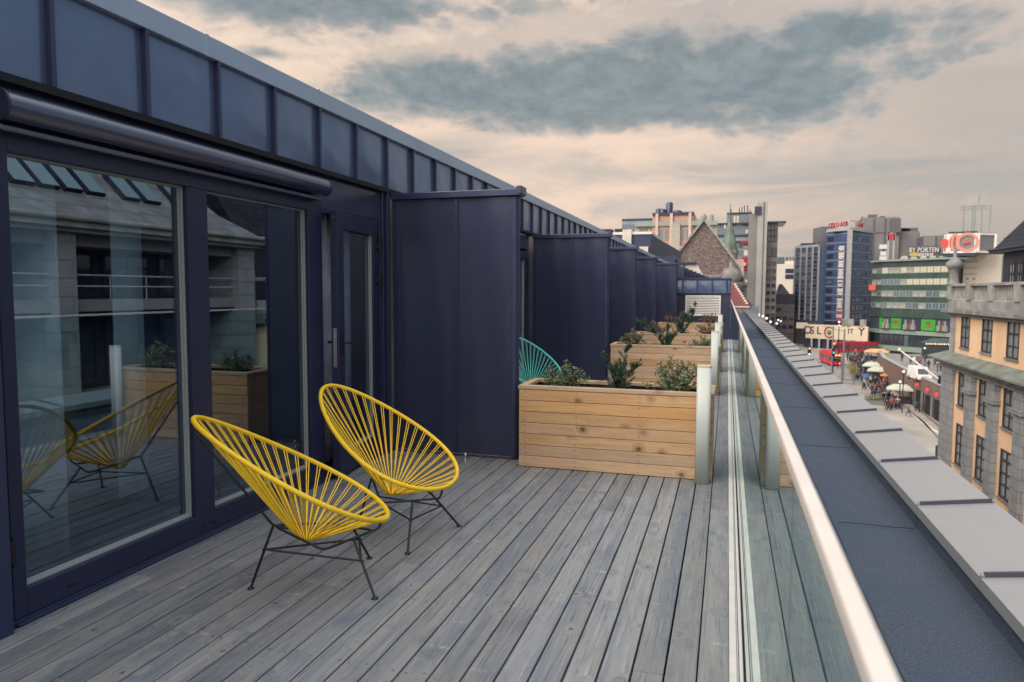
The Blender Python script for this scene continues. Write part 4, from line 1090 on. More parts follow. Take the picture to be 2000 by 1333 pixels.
c = site(1428,540,1,PYY-3)
m = MB(); m.lathe((c.x,PYY-3,GZ), [(1.45,0),(1.45,c.z-GZ-1.6),(1.9,c.z-GZ-1.4),(1.75,c.z-GZ-.9)], 16); m.ball((c.x,PYY-3,c.z), 1.4, 16, 10); m.lathe((c.x,PYY-3,c.z+1.3), [(.3,0),(.25,.6),(.05,.9)], 8); addp(gb, m, 'turret', [STONED])
m = MB()
for i in range(4):
    q = site(1437+6*i, 575+9*i, 1, 100-3*i); m.lathe((q.x,q.y,GZ), [(.35,0),(.28,q.z-GZ-1),(.5,q.z-GZ-.6),(.2,q.z-GZ)], 8)
addp(gb, m, 'stone_pinnacles', [STONE])
# copper spire
q = site(1423,400,1,150); e = site(1408,490,1,150); f_ = site(1441,490,1,150); w_ = (f_.x-e.x)/2; cx = (e.x+f_.x)/2
sp_ = thing('spire_tower', (cx, 150, GZ), 'slim green copper spire rising right of the brick gable', 'spire')
m = MB(); m.lathe((cx,150,0), [(w_*1.05,e.z),(w_*.74,e.z+2.1),(w_*.46,e.z+4.2),(.16,e.z+6.4),(.05,q.z+.2)], 8, smooth=False); addp(sp_, m, 'copper_roof', [SPIREM])
m = MB(); m.lathe((cx,150,0), [(w_,GZ),(w_,e.z-.7),(w_*1.12,e.z-.6),(w_*1.12,e.z)], 8, smooth=False); addp(sp_, m, 'tower_shaft', [STONED])
m = MB(); q2 = site(1439,522,1,146); m.box(q2.x-1.2,146,GZ,q2.x+1.3,147,q2.z+1.5); addp(sp_, m, 'orange_bay', [PINK])
# pink building, blue block behind
def yplane(name, label, xl, xr, ytop, Y, depth, mat, group=None, cat='building'):
    a = col(xl, Y); b = col(xr, Y); z = lift((xl+xr)/2, ytop, Y)
    t = block(name, label, cat, [(a.x,Y),(b.x,Y),(b.x,Y+depth),(a.x,Y+depth)], GZ, z, mat, group); return t, (a.x,Y), (b.x,Y), z
t, a, b, z = yplane('glass_office_block', 'blue glass office block behind the pink building', 1213, 1275, 431, 205, 14, BLUEGL)
band(t, a, b, z, z+.5, BLUED, .2, 14); win_grid(t, a, b, z-9, z-.5, 9, 3, (.9,.62), BLUEG, WPANEB)
t, a, b, z = yplane('pink_building', 'pink brown building with pale pilasters and green copper cornice', 1272, 1352, 420, 190, 12, PINK)
band(t, a, b, z-.1, z+.6, BLUED, .4, 12, 'roof_edge'); a2 = (col(1238,190).x,190.6); b2 = (col(1398,190).x,190.6)
m = MB(); zt = lift(1300,436,190); m.box(a2[0],190.61,GZ,a[0]-.01,201,zt-.8); m.box(b[0]+.01,190.61,GZ,b2[0],201,zt-.8); addp(t, m, 'side_wing', [BEIGE])
band(t, (a2[0],190), (b2[0],190), zt-.8, zt+.3, VERD, .5, .9, 'copper_cornice')
win_grid(t, (a2[0]+.5,190.6), (a[0]-.6,190.6), zt-4.6, zt-1.2, 5, 1, (.7,.85), BEIGE, WPANED, alt=[CURT,WLIT], altp=.4)
win_grid(t, (a[0]+1.6,190), (b[0]-.8,190), zt-4.8, zt-1.2, 6, 1, (.8,.8), BEIGE, WPANEB, 3)
win_grid(t, a, b, zt-11, zt-5.6, 5, 2, (.5,.7), PALEP, WPANED, alt=[WLIT], altp=.15)
for px in (1281, 1309, 1345): q = col(px,190); m = MB(); m.box(q.x-.35,189.4,GZ,q.x+.35,189.95,z+.4); addp(t, m, 'pilaster', [PALEP])
q = col(1318,190); m = MB(); m.box(q.x-1.1,189.2,GZ,q.x+1.1,189.95,zt-.3); addp(t, m, 'stair_tower', [BEIGE])
for px, w_, h in ((1283,.8,1.4),(1291,.9,1.3),(1304,.9,3.0),(1320,1.2,.8),(1358,2.2,1.6),(1380,1.4,2.6)):
    q = col(px,192); m = MB(); m.lathe((q.x,193,z+.3-(3 if px > 1350 else 0)), [(w_,0),(w_,h),(w_*.7,h+.3)], 10); addp(t, m, 'roof_vent', [NAVYTRIM if px < 1350 else BEIGE])
# glass corner building with concrete fin tower
Y0 = 245
t, a, b, z = yplane('curved_glass_building', 'glass fronted building with lit floors and red banners under flat roof slabs', 1398, 1471, 437, Y0, 20, BLUEGL)
H_ = z-GZ
for py, ext in ((437,.6),(460,.4),(472,.2)): band(t, a, b, lift(1430,py,Y0)-.35, lift(1430,py,Y0)+.15, BLUED, 1.2 if py==437 else .5, 18, 'roof_slab', ext)
win_grid(t, a, b, lift(1430,458,Y0), lift(1430,438,Y0), 12, 2, (.9,.85), BLUEG, WPANEB, alt=[WLIT,CURT], altp=.22)
win_grid(t, a, b, lift(1430,560,Y0), lift(1430,473,Y0), 7, 6, (.92,.8), BLUEG, WPANED, alt=[WLIT,CURT,WPANEB], altp=.75, skip=lambda i,j: i < 2)
t2, a3, b3, z3 = yplane('drum_penthouse', 'rounded rooftop drum with antennas on the glass fronted building', 1416, 1465, 418, Y0+4, 10, BLUEGL)
win_grid(t2, a3, b3, z3-4, z3-.3, 8, 1, (.9,.85), BLUEG, WPANEB, alt=[WLIT], altp=.3); band(t2, a3, b3, z3, z3+.4, BLUED, .5, 11, 'roof_slab')
for px in (1424,1440,1445,1450,1456,1461):
    q = col(px,Y0+6); m = MB(); m.tube([(q.x,Y0+6,z3+.4),(q.x,Y0+6,z3+rng.uniform(1.4,3.0))], .16, 5); addp(t2, m, 'antenna', [BLACKM])
for px0, px1, py0, py1, mt in ((1446,1471,471,476,REDD),(1449,1460,503,527,REDD)):
    p0, p1 = site(px0,py0,1,Y0-.6), site(px1,py1,1,Y0-.6); m = MB(); m.box(p0.x,Y0-.9,p1.z,p1.x,Y0-.7,p0.z); addp(t, m, 'red_banner', [mt])
p0 = site(1454,517,1,Y0-.9); m = MB(); m.lathe((p0.x,Y0-.92,p0.z), [(.7,-.6),(1.0,0),(.7,.6)], 10); addp(t, m, 'banner_mark', [PALEP])
t, a, b, z = yplane('fin_tower', 'tall grey concrete fin tower slab beside the glass building', 1476, 1495, 395, 241, 26, CONCL)
m = MB(); q0 = site(1463,418,1,242); q1 = site(1476,640,1,242); m.box(q0.x,242.3,GZ,q1.x,267,q0.z); addp(t, m, 'shoulder', [CONC])
q0 = site(1474,404,1,240.8); q1 = site(1487,420,1,240.8); m = MB(); m.box(q0.x,240.6,q1.z,q1.x,240.98,q0.z); addp(t, m, 'louvre_panel', [BLUED])
q = col(1488,241); m = MB(); m.box(q.x-.16,240.85,GZ,q.x+.16,240.98,z); addp(t, m, 'dark_joint', [CONCD])
t, a, b, z = yplane('narrow_office_block', 'narrow grey office block with paired windows and overhanging dark roof', 1495.5, 1516, 436, 246, 16, CONC)
band(t, a, (b[0]+2.4,b[1]), z-.1, z+.45, BLUED, 1.0, 14, 'roof_slab')
win_grid(t, a, b, lift(1500,473,246), lift(1500,440,246), 3, 3, (.96,.92), BLUED, WPANED); win_grid(t, a, b, lift(1500,503,246), lift(1500,484,246), 2, 1, (.9,.95), BLUED, WPANED, alt=[WPANEB], altp=.6)
win_grid(t, a, b, lift(1500,608,246), lift(1500,508,246), 2, 7, (.72,.52), CONCD, WPANED, 2); win_grid(t, a, b, lift(1500,640,246), lift(1500,612,246), 2, 1, (.8,.95), CONCD, WPANED)
t, a, b, z = yplane('low_grey_building', 'low grey building with a dark attic between two office blocks', 1516, 1553, 575, 268, 14, CONC)
band(t, a, b, z-3.5, z+.1, BLUED, .1, .2, 'dark_storey'); win_grid(t, a, b, GZ+1.5, z-4, 3, 4, (.75,.5), CONCD, WPANED, 2)
m = MB(); q0, q1 = col(1518,270), col(1543,270); m.prism([(q0.x,270),(q1.x,270),(q1.x,280),(q0.x,280)], z+.1, z+3.6, top=[(q0.x+1,271),(q1.x-2.5,272),(q1.x-3,279),(q0.x+1,279)]); addp(t, m, 'attic', [CONCD])
t, a, b, z = yplane('cream_terraced_building', 'small cream building with stepped balconies far behind the grey blocks', 1514, 1549, 516, 330, 16, CREAM)
for py in (530,541): band(t, (a[0]+4,a[1]), b, lift(1540,py,330)-.9, lift(1540,py,330)+1.0, BLUED, .2, .3, 'balcony_shadow')
m = MB(); q0, q1 = col(1535,332), col(1549,332); m.box(q0.x,332,z,q1.x,342,lift(1540,510,332)); addp(t, m, 'attic', [CREAM])
for px in (1532,1539,1545):
    q = col(px, 420); m = MB(); tt = thing('mast', (q.x,420,GZ), 'thin pale mast standing behind the cream building', 'mast', 'thin masts behind the cream building'); m.tube([(0,0,0),(0,0,lift(px,490,420)-GZ)], .3, 5); m.build('pole', [LSTONE], tt)
# blue office blocks
T0 = col(1612,262); T1 = col(1656,255); T2 = col(1701,270)
Lw0 = col(1551,272); Lw1 = col(1597,264); 
zl = lift(1575,482,268); zt = lift(1656,450,255)
t = block('low_blue_office', 'lower blue office block with pale window grid left of the tower', 'building', [(Lw0.x,Lw0.y),(Lw1.x,Lw1.y),(T0.x+1,T0.y+2),(T0.x+6,285),(Lw0.x+5,288)], GZ, zl, BLUEF)
z0b = lift(1575,626,268)
win_grid(t, Lw0, Lw1, z0b, zl-1.5, 4, 9, (.86,.56), BLUEG, WPANED, alt=[WPANEB,CURT], altp=.16, fw=.2)
band(t, Lw0, Lw1, zl-.4, zl+.5, LSTONE, .25, 3, 'roof_edge'); band(t, Lw0, Lw1, GZ, z0b-.3, CONCD, .1, .3, 'plinth')
for i in range(5):
    q = Vector((Lw0.x,Lw0.y,0)).lerp(Vector((Lw1.x,Lw1.y,0)), i/4); m = MB(); m.box(q.x-.28,q.y-.55,z0b,q.x+.28,q.y+.1,zl-.4); addp(t, m, 'mullion', [LSTONE])
m = MB(); q0, q1 = col(1563,270), col(1592,270); m.box(q0.x,271,zl,q1.x,278,zl+1.4); addp(t, m, 'roof_plant', [BLUED])
t = block('blue_office_tower', 'blue glass office tower with vertical name board and red roof letters', 'building', [(T0.x,T0.y),(T1.x,T1.y),(T2.x,T2.y),(T2.x-4,284),(T0.x+2,282)], GZ, zt, BLUEF)
nf = 10; zb0 = lift(1656,628,255)
win_grid(t, T0, T1, zb0, zt-1.0, 1, nf, (.92,.5), BLUED, WPANED, u0=.03, u1=.32, alt=[WPANEB], altp=.3)
win_grid(t, T1, T2, zb0, zt-1.0, 6, nf, (.74,.55), BLUEG, WPANED, alt=[WPANEB], altp=.12, fw=.16)
for j in range(nf+1):
    zz = zb0+(zt-1-zb0)*j/nf
    band(t, T1, T2, zz-.22, zz+.22, BLUEG, .12, .2, 'floor_band'); band(t, T0, T1, zz-.14, zz+.14, BLUEG, .10, .2, 'floor_band')
m = MB(); m.box(T1.x-.7,T1.y-.7,zb0,T1.x+.7,T1.y+.7,zt+.3); addp(t, m, 'corner_column', [LSTONE])
band(t, T0, T1, zt-.1, zt+.7, LSTONE, .35, 6, 'roof_edge'); band(t, T1, T2, zt-.1, zt+.7, LSTONE, .35, 6, 'roof_edge')
band(t, T0, T1, GZ, zb0-.2, BLUED, .1, .3, 'plinth'); band(t, T1, T2, GZ, zb0-.2, BLUED, .1, .3, 'plinth')
d = (T1-T0); d.z = 0; d.normalize(); n_ = Vector((d.y,-d.x,0)); L_ = (Vector((T1.x,T1.y,0))-Vector((T0.x,T0.y,0))).length
na = thing('vertical_name_board', (T0+d*L_*.72+n_*.5), 'tall pale strip of stacked tenant names on the tower front', 'sign')
m = MB()
hh = (zt-5)-zb0; ng = 46
base = Vector((T0.x,T0.y,0))+d*L_*.72+n_*.28
m.bar((base.x,base.y,zb0+hh/2), (base.x+n_.x*.25,base.y+n_.y*.25,zb0+hh/2), L_*.27, hh); addp(na, m, 'board', [BLUEG])
for j in range(ng):
    zz = zb0 + hh*(j+.5)/ng; mt = rng.choice([WHITE,WHITE,CREAM,WHITE,SIGNR]) if j not in (14,15,20) else (BLUED if j != 15 else SIGNR)
    m = MB(); ww = L_*.25*rng.uniform(.6,1); q = base + n_*.27; m.bar((q.x,q.y,zz), (q.x+n_.x*.08,q.y+n_.y*.08,zz), ww, hh/ng*.62); addp(na, m, 'name_plate', [mt])
rs = thing('roof_letters', (T1.x, T1.y, zt), 'red letters on a frame along the top of the blue tower', 'sign')
for (p, q, txt, s_) in ((T0, T1, 'OSLO ATR', 2.3), (T1, T2, 'IUM', 2.2)):
    dd = Vector((q.x-p.x,q.y-p.y,0)); L = dd.length; dd.normalize(); nn = Vector((dd.y,-dd.x,0)); mid = Vector((p.x,p.y,0))+dd*L*(.5 if txt != 'IUM' else .42)+nn*.2
    text_part('letters', txt, s_, .35, SIGNR, rs, Vector((mid.x,mid.y,zt+2.1))-rs.location, (math.pi/2,0,math.atan2(dd.y,dd.x)), 1.0).scale = (.86 if txt == 'IUM' else .72, 1, 1)
    m = MB(); a_ = Vector((p.x,p.y,0))+nn*-.25; b_ = a_+dd*L*(1 if txt != 'IUM' else .8)
    for zz in (zt+.9, zt+3.2): m.bar((a_.x,a_.y,zz),(b_.x,b_.y,zz), .18, .22)
    addp(rs, m, 'sign_frame', [PALEP])
q0, q1 = col(1601,275), col(1616,275)
t = block('stair_core', 'dark grey windowless shaft between the two blue office blocks', 'building', [(q0.x,275),(q1.x+2,275),(q1.x+2,283),(q0.x-2,283)], GZ, lift(1608,443,275), CONCD)
m = MB(); q2 = col(1590,276); m.add([(q2.x,275.5,lift(1590,478,275)),(q0.x,275.5,lift(1601,478,275)),(q0.x,275.5,lift(1601,462,275))], [(0,1,2)]); addp(t, m, 'sloping_buttress', [CONCD])
# concrete stepped building behind
cpoly = lambda x0,x1,Y,d: [(col(x0,Y).x,Y),(col(x1,Y).x,Y),(col(x1,Y).x+4,Y+d),(col(x0,Y).x,Y+d)]
t = block('concrete_megablock', 'big plain grey brown concrete building stepping down behind the green one', 'building', cpoly(1683,1752,292,20), GZ, lift(1718,425,292), CONC)
m = MB(); p = cpoly(1745,1790,294,16); m.prism(p, GZ, lift(1768,452,294)); addp(t, m, 'lower_wing', [CONC])
m = MB(); q0,q1 = col(1735,291), col(1748,291); m.prism([(q0.x,290.5),(q1.x+1,290.5),(q1.x+1,294),(q0.x,294)], lift(1740,455,291), lift(1740,428,291)); addp(t, m, 'dark_bay', [CONCD])
for px in (1702,1724,1742): q = col(px,291.5); m = MB(); m.box(q.x-.12,291.6,GZ,q.x+.12,291.99,lift(px,427,292)); addp(t, m, 'panel_joint', [CONCD])
for py in (455,): band(t, cpoly(1683,1752,292,20)[0], cpoly(1683,1752,292,20)[1], lift(1718,py,292)-.3, lift(1718,py,292)+.3, CONCD, .1, .2, 'ledge')
for px, py, w_ in ((1699,420,1.4),(1718,423,.7),(1757,446,2.0),(1778,446,1.5),(1764,448,1.4)):
    q = col(px,298); m = MB(); zz = lift(px,428 if px < 1745 else 454,298)-.5; m.box(q.x-w_,297,zz,q.x+w_,300,lift(px,py,298)); addp(t, m, 'roof_plant', [CONCD])
m = MB(); q0, q1 = site(1673,442,1,290), site(1685,424,1,290); m.tube([q0,q1], .25, 5); addp(t, m, 'crane_arm', [CONCD])
t = block('grey_box_building', 'plain grey box building behind the roof signs', 'building', cpoly(1800,1846,285,12), GZ, lift(1822,461,285), CONCD)
m = MB(); q0, q1 = col(1800,284.9), col(1822,284.9); m.box(q0.x,284.6,GZ,q1.x,284.98,lift(1810,462,285)); addp(t, m, 'lighter_front', [CONC])
# green shopping building
G0, G1, G2 = col(1703,246), col(1722,240), col(1864,224)
zt = lift(1790,509,231)
t = block('green_shopping_building', 'rounded green glass building with lit upper floors and green posters', 'building', [(G0.x,G0.y),(G1.x,G1.y),(G2.x,G2.y),(G2.x+4,252),(G0.x+2,256)], GZ, zt, GREEND)
rows = [(533.5,521),(557,544.5),(580.5,568),(604,591.5)]
for k, (yb, ya) in enumerate(rows):
    za, zb_ = lift(1790,yb,231), lift(1790,ya,231)
    win_grid(t, G1, G2, za, zb_, 11, 1, (.97,.98), MASTP, WPANEB if k > 1 else CURT, 2, alt=[WLIT,CURT,WPANEB] if k < 2 else [CURT,CURT,WPANEB], altp=.7, fw=.13)
    win_grid(t, G0, G1, za, zb_, 2, 1, (.9,.86), GREENL, CURT, alt=[WPANEB], altp=.5, fw=.2)
    if k < 2:
        for w_ in [c_ for c_ in CH[t.name] if c_.name.startswith('window')][-13:-2][4:]:
            if rng.random() < .62: w_.material_slots[1].link = 'OBJECT'; w_.material_slots[1].material = WLIT
    for p, q in ((G0,G1),(G1,G2)): band(t, p, q, za-1.75, za-.05, GREENF, .10, .3, 'spandrel')
for p, q in ((G0,G1),(G1,G2)): band(t, p, q, zt, zt+.55, GREENL, .7, 10, 'roof_edge'); band(t, p, q, lift(1790,655,231), lift(1790,647,231), GREENL, .5, .3, 'ledge'); band(t, p, q, lift(1790,622,231), lift(1790,619,231)+.5, GREENF, .3, .3, 'ledge'); band(t, p, q, lift(1790,689,231), lift(1790,679,231), GREENL, 1.0, .3, 'canopy')
za, zb_ = lift(1790,679,231), lift(1790,656,231); win_grid(t, G1, G2, za, zb_, 14, 1, (.86,.95), GREEND, WPANED, 2, alt=[WPANEB], altp=.1)
d = Vector((G2.x-G1.x,G2.y-G1.y,0)); L = d.length; d.normalize(); n_ = Vector((d.y,-d.x,0)); ang = math.atan2(d.y,d.x)
za, zb_ = lift(1790,646,231), lift(1790,623,231)
pos = thing('poster_frieze', Vector((G1.x,G1.y,za))+n_*.3, 'row of bright green and dark picture posters across the green building', 'posters', None, ang)
hh = zb_-za
for k, (u0, u1, mt) in enumerate(((0,.06,GREENB),(.06,.17,BLUED),(.17,.33,GREENB),(.33,.60,BLUED),(.60,.80,GREENB),(.80,1.0,BLUED))):
    m = MB(); m.box(L*u0+.08, -.25, .1, L*u1-.08, -.05, hh-.1); pz = m.build('poster', [mt], pos); cx = L*(u0+u1)/2
    m = MB()
    if mt is GREENB and k:
        m.add([(cx-.9,-.28,hh*.68),(cx+.9,-.28,hh*.68),(cx,-.28,hh*.32)], [(0,2,1)], 0); m.box(cx-.7,-.30,hh*.66,cx+.7,-.26,hh*.74,1)
        for i in range(6): m.box(cx-1.2+.4*i,-.30,hh*.15,cx-.92+.4*i,-.26,hh*.22,2)
        m.build('emblem', [SIGNR, GREENF, GREENL], pz)
    elif k:
        for e, mm in ((-.27,2),(-.02,0),(.12,1)):
            x = cx + L*(u1-u0)*e; m.lathe((x,-.2,.15), [(.9,0),(.8,hh*.4),(.35,hh*.55),(.45,hh*.7),(.1,hh*.88)], 9, mm)
        m.build('figures', [COATS['brown'], STONED, COPPER], pz)
# roof signs of the green building
sg = thing('roof_sign', Vector((0,0,0)), 'white lit letters on the roof of the green building', 'sign')
Ys = 236; q0, q1 = site(1774,483,1,Ys), site(1834,507,1,Ys); sg.location = ((q0.x+q1.x)/2, Ys, q1.z); sg.rotation_euler = (0,0,0)
W_ = q1.x-q0.x; H_ = q0.z-q1.z
o_ = text_part('letters', 'BY PORTEN', 2.0, .3, SIGNW, sg, (0,-.3,H_*.74), (math.pi/2,0,0), 1.12); o_.scale = (W_*.93/o_.dimensions.x, 1, 1)
o_ = text_part('letters', 'SENTRUM', 1.4, .3, SIGNW, sg, (W_*.06,-.3,H_*.36), (math.pi/2,0,0), 1.1); o_.scale = (W_*.48/o_.dimensions.x, 1, 1)
m = MB(); m.lathe((-W_*.31,-.1,H_*.40), [(.02,-.7),(1.1,-.35),(1.25,0),(1.1,.35),(.02,.7)], 14); m.build('yellow_lamp', [YELS], sg)
m = MB(); m.box(-W_/2,.1,0,W_/2,.5,H_*.95); m.box(-W_*.5,-.6,H_*.98,W_*.46,.6,H_*1.08); m.build('sign_box', [CONCD], sg)
for i in range(5):
    m = MB(); x = -W_*.75+W_*.3*i; m.prism([(x,-1.5),(x+W_*.22,-1.5),(x+W_*.22,1),(x,1)], 0, H_*.28, top=[(x+.6,-.6),(x+W_*.22,-.6),(x+W_*.22,1),(x+.6,1)]); m.build('skylight', [CONCL], sg)
py_ = thing('sign_pylon', (col(1737,238).x,238,lift(1737,508,238)), 'slim pale pylon with red lettering at the left end of the green roof', 'sign')
hp = lift(1737,455,238)-lift(1737,508,238); m = MB(); m.box(-1.0,0,0,-.5,.5,hp); m.box(.5,0,0,1.0,.5,hp); m.box(-1.2,0,hp*.72,1.2,.45,hp); m.build('frame', [LSTONE], py_)
m = MB(); m.box(-1.3,-.1,hp*.9,1.3,-.02,hp*.97); m.box(-.7,-.12,hp*.74,.7,-.02,hp*.88); m.build('red_panel', [SIGNR], py_)
fs = thing('corner_sign', (col(1723,242).x,242,lift(1723,508,242)), 'white lit sign boxes stacked at the left corner of the green roof', 'sign')
for zz, w_ in ((4.1,1.2),(2.0,.8),(.5,1.0)):
    m = MB(); m.box(-w_,0,zz-.7,w_,.5,zz+.6); m.build('sign_box', [SIGNW], fs)
m = MB(); m.box(-.15,.5,0,.15,.7,5); m.build('post', [BLACKM], fs)
rg = thing('red_hanging_sign', (col(1702,244).x,243,lift(1703,562,243)), 'small glowing red sign hanging at the left edge of the green building', 'sign'); m = MB(); m.box(-.95,-.6,-.85,.95,-.1,.85); m.build('sign_box', [REDL], rg); m = MB(); m.box(-.1,-.1,-.1,.1,1.8,.1); m.build('bracket', [BLACKM], rg)
# clock sign tower
Yc = 236; c = site(1893,490,1,Yc)
ct = thing('clock_sign_tower', (c.x,Yc,GZ), 'pale tower carrying a white boxed sign with a red ringed clock and rooftop mast frame', 'tower')
q0, q1 = col(1880,Yc), col(1908,Yc); m = MB(); m.box(q0.x,Yc,GZ,q1.x+6,Yc+9,lift(1893,490,Yc)); addp(ct, m, 'shaft', [CREAM])
win_grid(ct, (q0.x+.3,Yc), (q1.x,Yc), lift(1893,560,Yc), lift(1893,540,Yc), 2, 2, (.5,.5), CREAM, WPANEB)
for py in (500,512,524,536): band(ct, q0, (q1.x,Yc), lift(1893,py,Yc)-.1, lift(1893,py,Yc)+.1, CONCL, .12, .2, 'course')
a0, a1, a2_ = site(1847,459,1,Yc-4), site(1853,457,1,Yc-7), site(1909,455,1,Yc-9); a3_ = site(1940,455,1,Yc-3)
zt, zb_ = lift(1880,456,Yc-8), lift(1880,492,Yc-8)
m = MB(); poly = [(a0.x,Yc-4),(a1.x,Yc-7),(a2_.x,Yc-9),(a3_.x,Yc-5),(a3_.x,Yc+4),(a0.x,Yc+4)]; m.prism(poly, zb_-.4, zt+.1, 0); bx_ = addp(ct, m, 'sign_box', [CONC])
def frame_on(p, q, w_, mat, nm):
    dd = Vector((q[0]-p[0],q[1]-p[1],0)).normalized(); nn = Vector((dd.y,-dd.x,0)); pa = Vector((p[0],p[1],0))+nn*.15; qa = Vector((q[0],q[1],0))+nn*.15
    m = MB()
    for zz in (zb_-.1, zt-.3): m.bar((pa.x,pa.y,zz),(qa.x,qa.y,zz), .3, w_)
    for e in (pa+dd*.3, qa-dd*.3): m.box(e.x-.3,e.y-.3,zb_-.1,e.x+.3,e.y+.3,zt-.2)
    addp(ct, m, nm, [mat]); return dd, nn
frame_on(poly[0], poly[1], .55, WHITE, 'white_frame'); dd, nn = frame_on(poly[1], poly[2], .55, WHITE, 'white_frame'); frame_on(poly[2], poly[3], .55, WHITE, 'white_frame')
band(ct, poly[1], poly[2], zt+.1, zt+.45, BLUED, .5, 10, 'roof_edge'); band(ct, poly[1], poly[2], zb_-1.2, zb_-.4, BLUED, .0, 8, 'underside')
P1 = Vector((poly[1][0],poly[1][1],0)); Lf = (Vector((poly[2][0],poly[2][1],0))-P1).length; zc = (zt+zb_)/2
def ring(u, rx, rz, tube_r, mat, nm):
    cc = P1+dd*Lf*u+nn*.3; m = MB(); m.tube([(cc.x+dd.x*rx*math.cos(a), cc.y+dd.y*rx*math.cos(a), zc+rz*math.sin(a)) for a in [2*math.pi*i/28 for i in range(28)]], tube_r, 8, closed=True); return addp(ct, m, nm, [mat])
ring(.67, 2.35, 2.35, .42, NEON, 'clock_ring')
cc = P1+dd*Lf*.67+nn*.4; m = MB(); m.bar((cc.x-dd.x*1.1,cc.y-dd.y*1.1,zc-.45),(cc.x+dd.x*.7,cc.y+dd.y*.7,zc+.15), .2, .5); m.box(cc.x-.2,cc.y-.15,zc-.2,cc.x+.5,cc.y+.1,zc+.4); addp(ct, m, 'clock_hand', [REDL])
ring(.24, .75, 2.3, .38, NEON, 'letter_ring'); ring(.12, .35, 1.3, .3, REDL, 'letter_ring')
m = MB(); c0 = Vector((a0.x,Yc-5.5,zc)); m.ball(c0+Vector((-.3,-.6,-.2)), 1.5, 10, 8); addp(ct, m, 'red_lamp_ball', [REDL])
q0, q1 = site(1876,402,1,Yc), site(1929,402,1,Yc); zr = zt+.1
m = MB()
for px in (1876,1893,1898,1911,1927):
    q = col(px,Yc); m.bar((q.x,Yc,zr),(q.x,Yc,lift(px,401,Yc)), .35, .35); 
for zz in (lift(1900,404,Yc), lift(1900,409,Yc)): m.bar((q0.x,Yc,zz),(q1.x,Yc,zz), .3, .35)
m.tube([(col(1904,Yc).x,Yc,lift(1904,405,Yc)),(col(1904,Yc).x,Yc,lift(1904,378,Yc))], .16, 5)
addp(ct, m, 'mast_frame', [MASTP])
# long cream banner building
B0, B1, B2 = col(1577,252), col(1640,246), col(1699,240)
bn = thing('banner_hall', ((B0.x+B2.x)/2, 246, GZ), 'low hall wrapped in a long cream banner reading OSLO CITY', 'building')
zA, zB = lift(1640,636,246), lift(1640,664,246)
m = MB(); m.prism([(B0.x,B0.y+.6),(B1.x,B1.y+.6),(B2.x,B2.y+.6),(B2.x,252),(B0.x,258)], GZ, zA-.3); addp(bn, m, 'wall', [BLUED])
for p, q in ((B0,B1),(B1,B2)): band(bn, p, q, zB, zA, BANNER, .15, .35, 'banner')
def on_banner(px):
    if px < 1640: f = (px-1577)/63; p, q = B0, B1
    else: f = (px-1640)/59; p, q = B1, B2
    dd = Vector((q.x-p.x,q.y-p.y,0)); a = math.atan2(dd.y,dd.x); dd2 = dd.normalized(); nn = Vector((dd2.y,-dd2.x,0)); P = Vector((p.x,p.y,0))+dd*f+nn*.28; return P, a
zm = (zA+zB)/2
for px, ch, s_ in ((1581,'O',3.6),(1590,'S',3.4),(1604,'L',3.4),(1662,'I',2.2),(1668,'T',2.0),(1687,'Y',3.6)):
    P, a = on_banner(px); text_part('letter', ch, s_, .12, INK, bn, Vector((P.x,P.y,zm+(.3 if px < 1650 else .6)))-bn.location, (math.pi/2,0,a))
P, a = on_banner(1624); m = MB(); ca, sa = math.cos(a), math.sin(a)
m.tube([(P.x+ca*1.5*math.cos(w_), P.y+sa*1.5*math.cos(w_), zm+1.7*math.sin(w_)) for w_ in [R(50+13*i) for i in range(21)]], .22, 6); addp(bn, m, 'letter', [SIGNR])
m = MB(); m.ball((P.x,P.y,zm), .75, 10, 8); addp(bn, m, 'letter_dot', [COPPER])
for px in (1590,1605,1622,1637,1662,1680,1696):
    P, a = on_banner(px); m = MB(); m.box(P.x-.3,P.y-.3,GZ,P.x+.3,P.y+.3,zB); addp(bn, m, 'column', [LSTONE])
for px in (1654,1662,1666,1690):
    P, a = on_banner(px); m = MB(); m.box(P.x-.9,P.y,zA,P.x+.9,P.y+.2,zA+2.2); addp(bn, m, 'upper_banner', [CURT])
P0 = site(1555,630,1,254); P1_ = site(1577,642,1,253); m = MB(); m.box(P0.x,253,P1_.z,P1_.x,253.4,P0.z); addp(bn, m, 'side_banner', [BANNER])

# ---------------------------------------------------------------- raised square with brick retaining wall
UP_Z = -12.7
wl = [gnd(1846,824), gnd(1800,793), gnd(1762,765), gnd(1738,735)]
top = [site(1846,774,2,UP_Z), site(1790,748,2,UP_Z), site(1745,727,2,UP_Z), site(1722,712,2,UP_Z)]
edge = [(30.1,108),(30.2,122),(30.6,140),(31.5,160),(34,178)]
m = MB(); m.prism(edge + [(60,190),(60,108)], GZ+.002, UP_Z-.004); rp = m.build('plaza', [PAVE]); tag(rp, 'raised paved square above the brick wall', 'plaza', kind='structure')
bw = thing('retaining_wall', (30.2, 130, GZ), 'long red brown brick wall with shop openings below the raised square', 'wall')
m = MB()
for p, q in zip(edge[:-1], edge[1:]):
    dd = Vector((q[0]-p[0], q[1]-p[1], 0)); dd.normalize(); m.bar((p[0]-.35,p[1],(GZ+UP_Z)/2+.4),(q[0]-.35,q[1],(GZ+UP_Z)/2+.4), .6, UP_Z-GZ+.8)
addp(bw, m, 'brickwork', [BRICKW])
m = MB()
for p, q in zip(edge[:-1], edge[1:]): m.bar((p[0]-.35,p[1],UP_Z+.86),(q[0]-.35,q[1],UP_Z+.86), .8, .14)
addp(bw, m, 'coping', [CONCL])
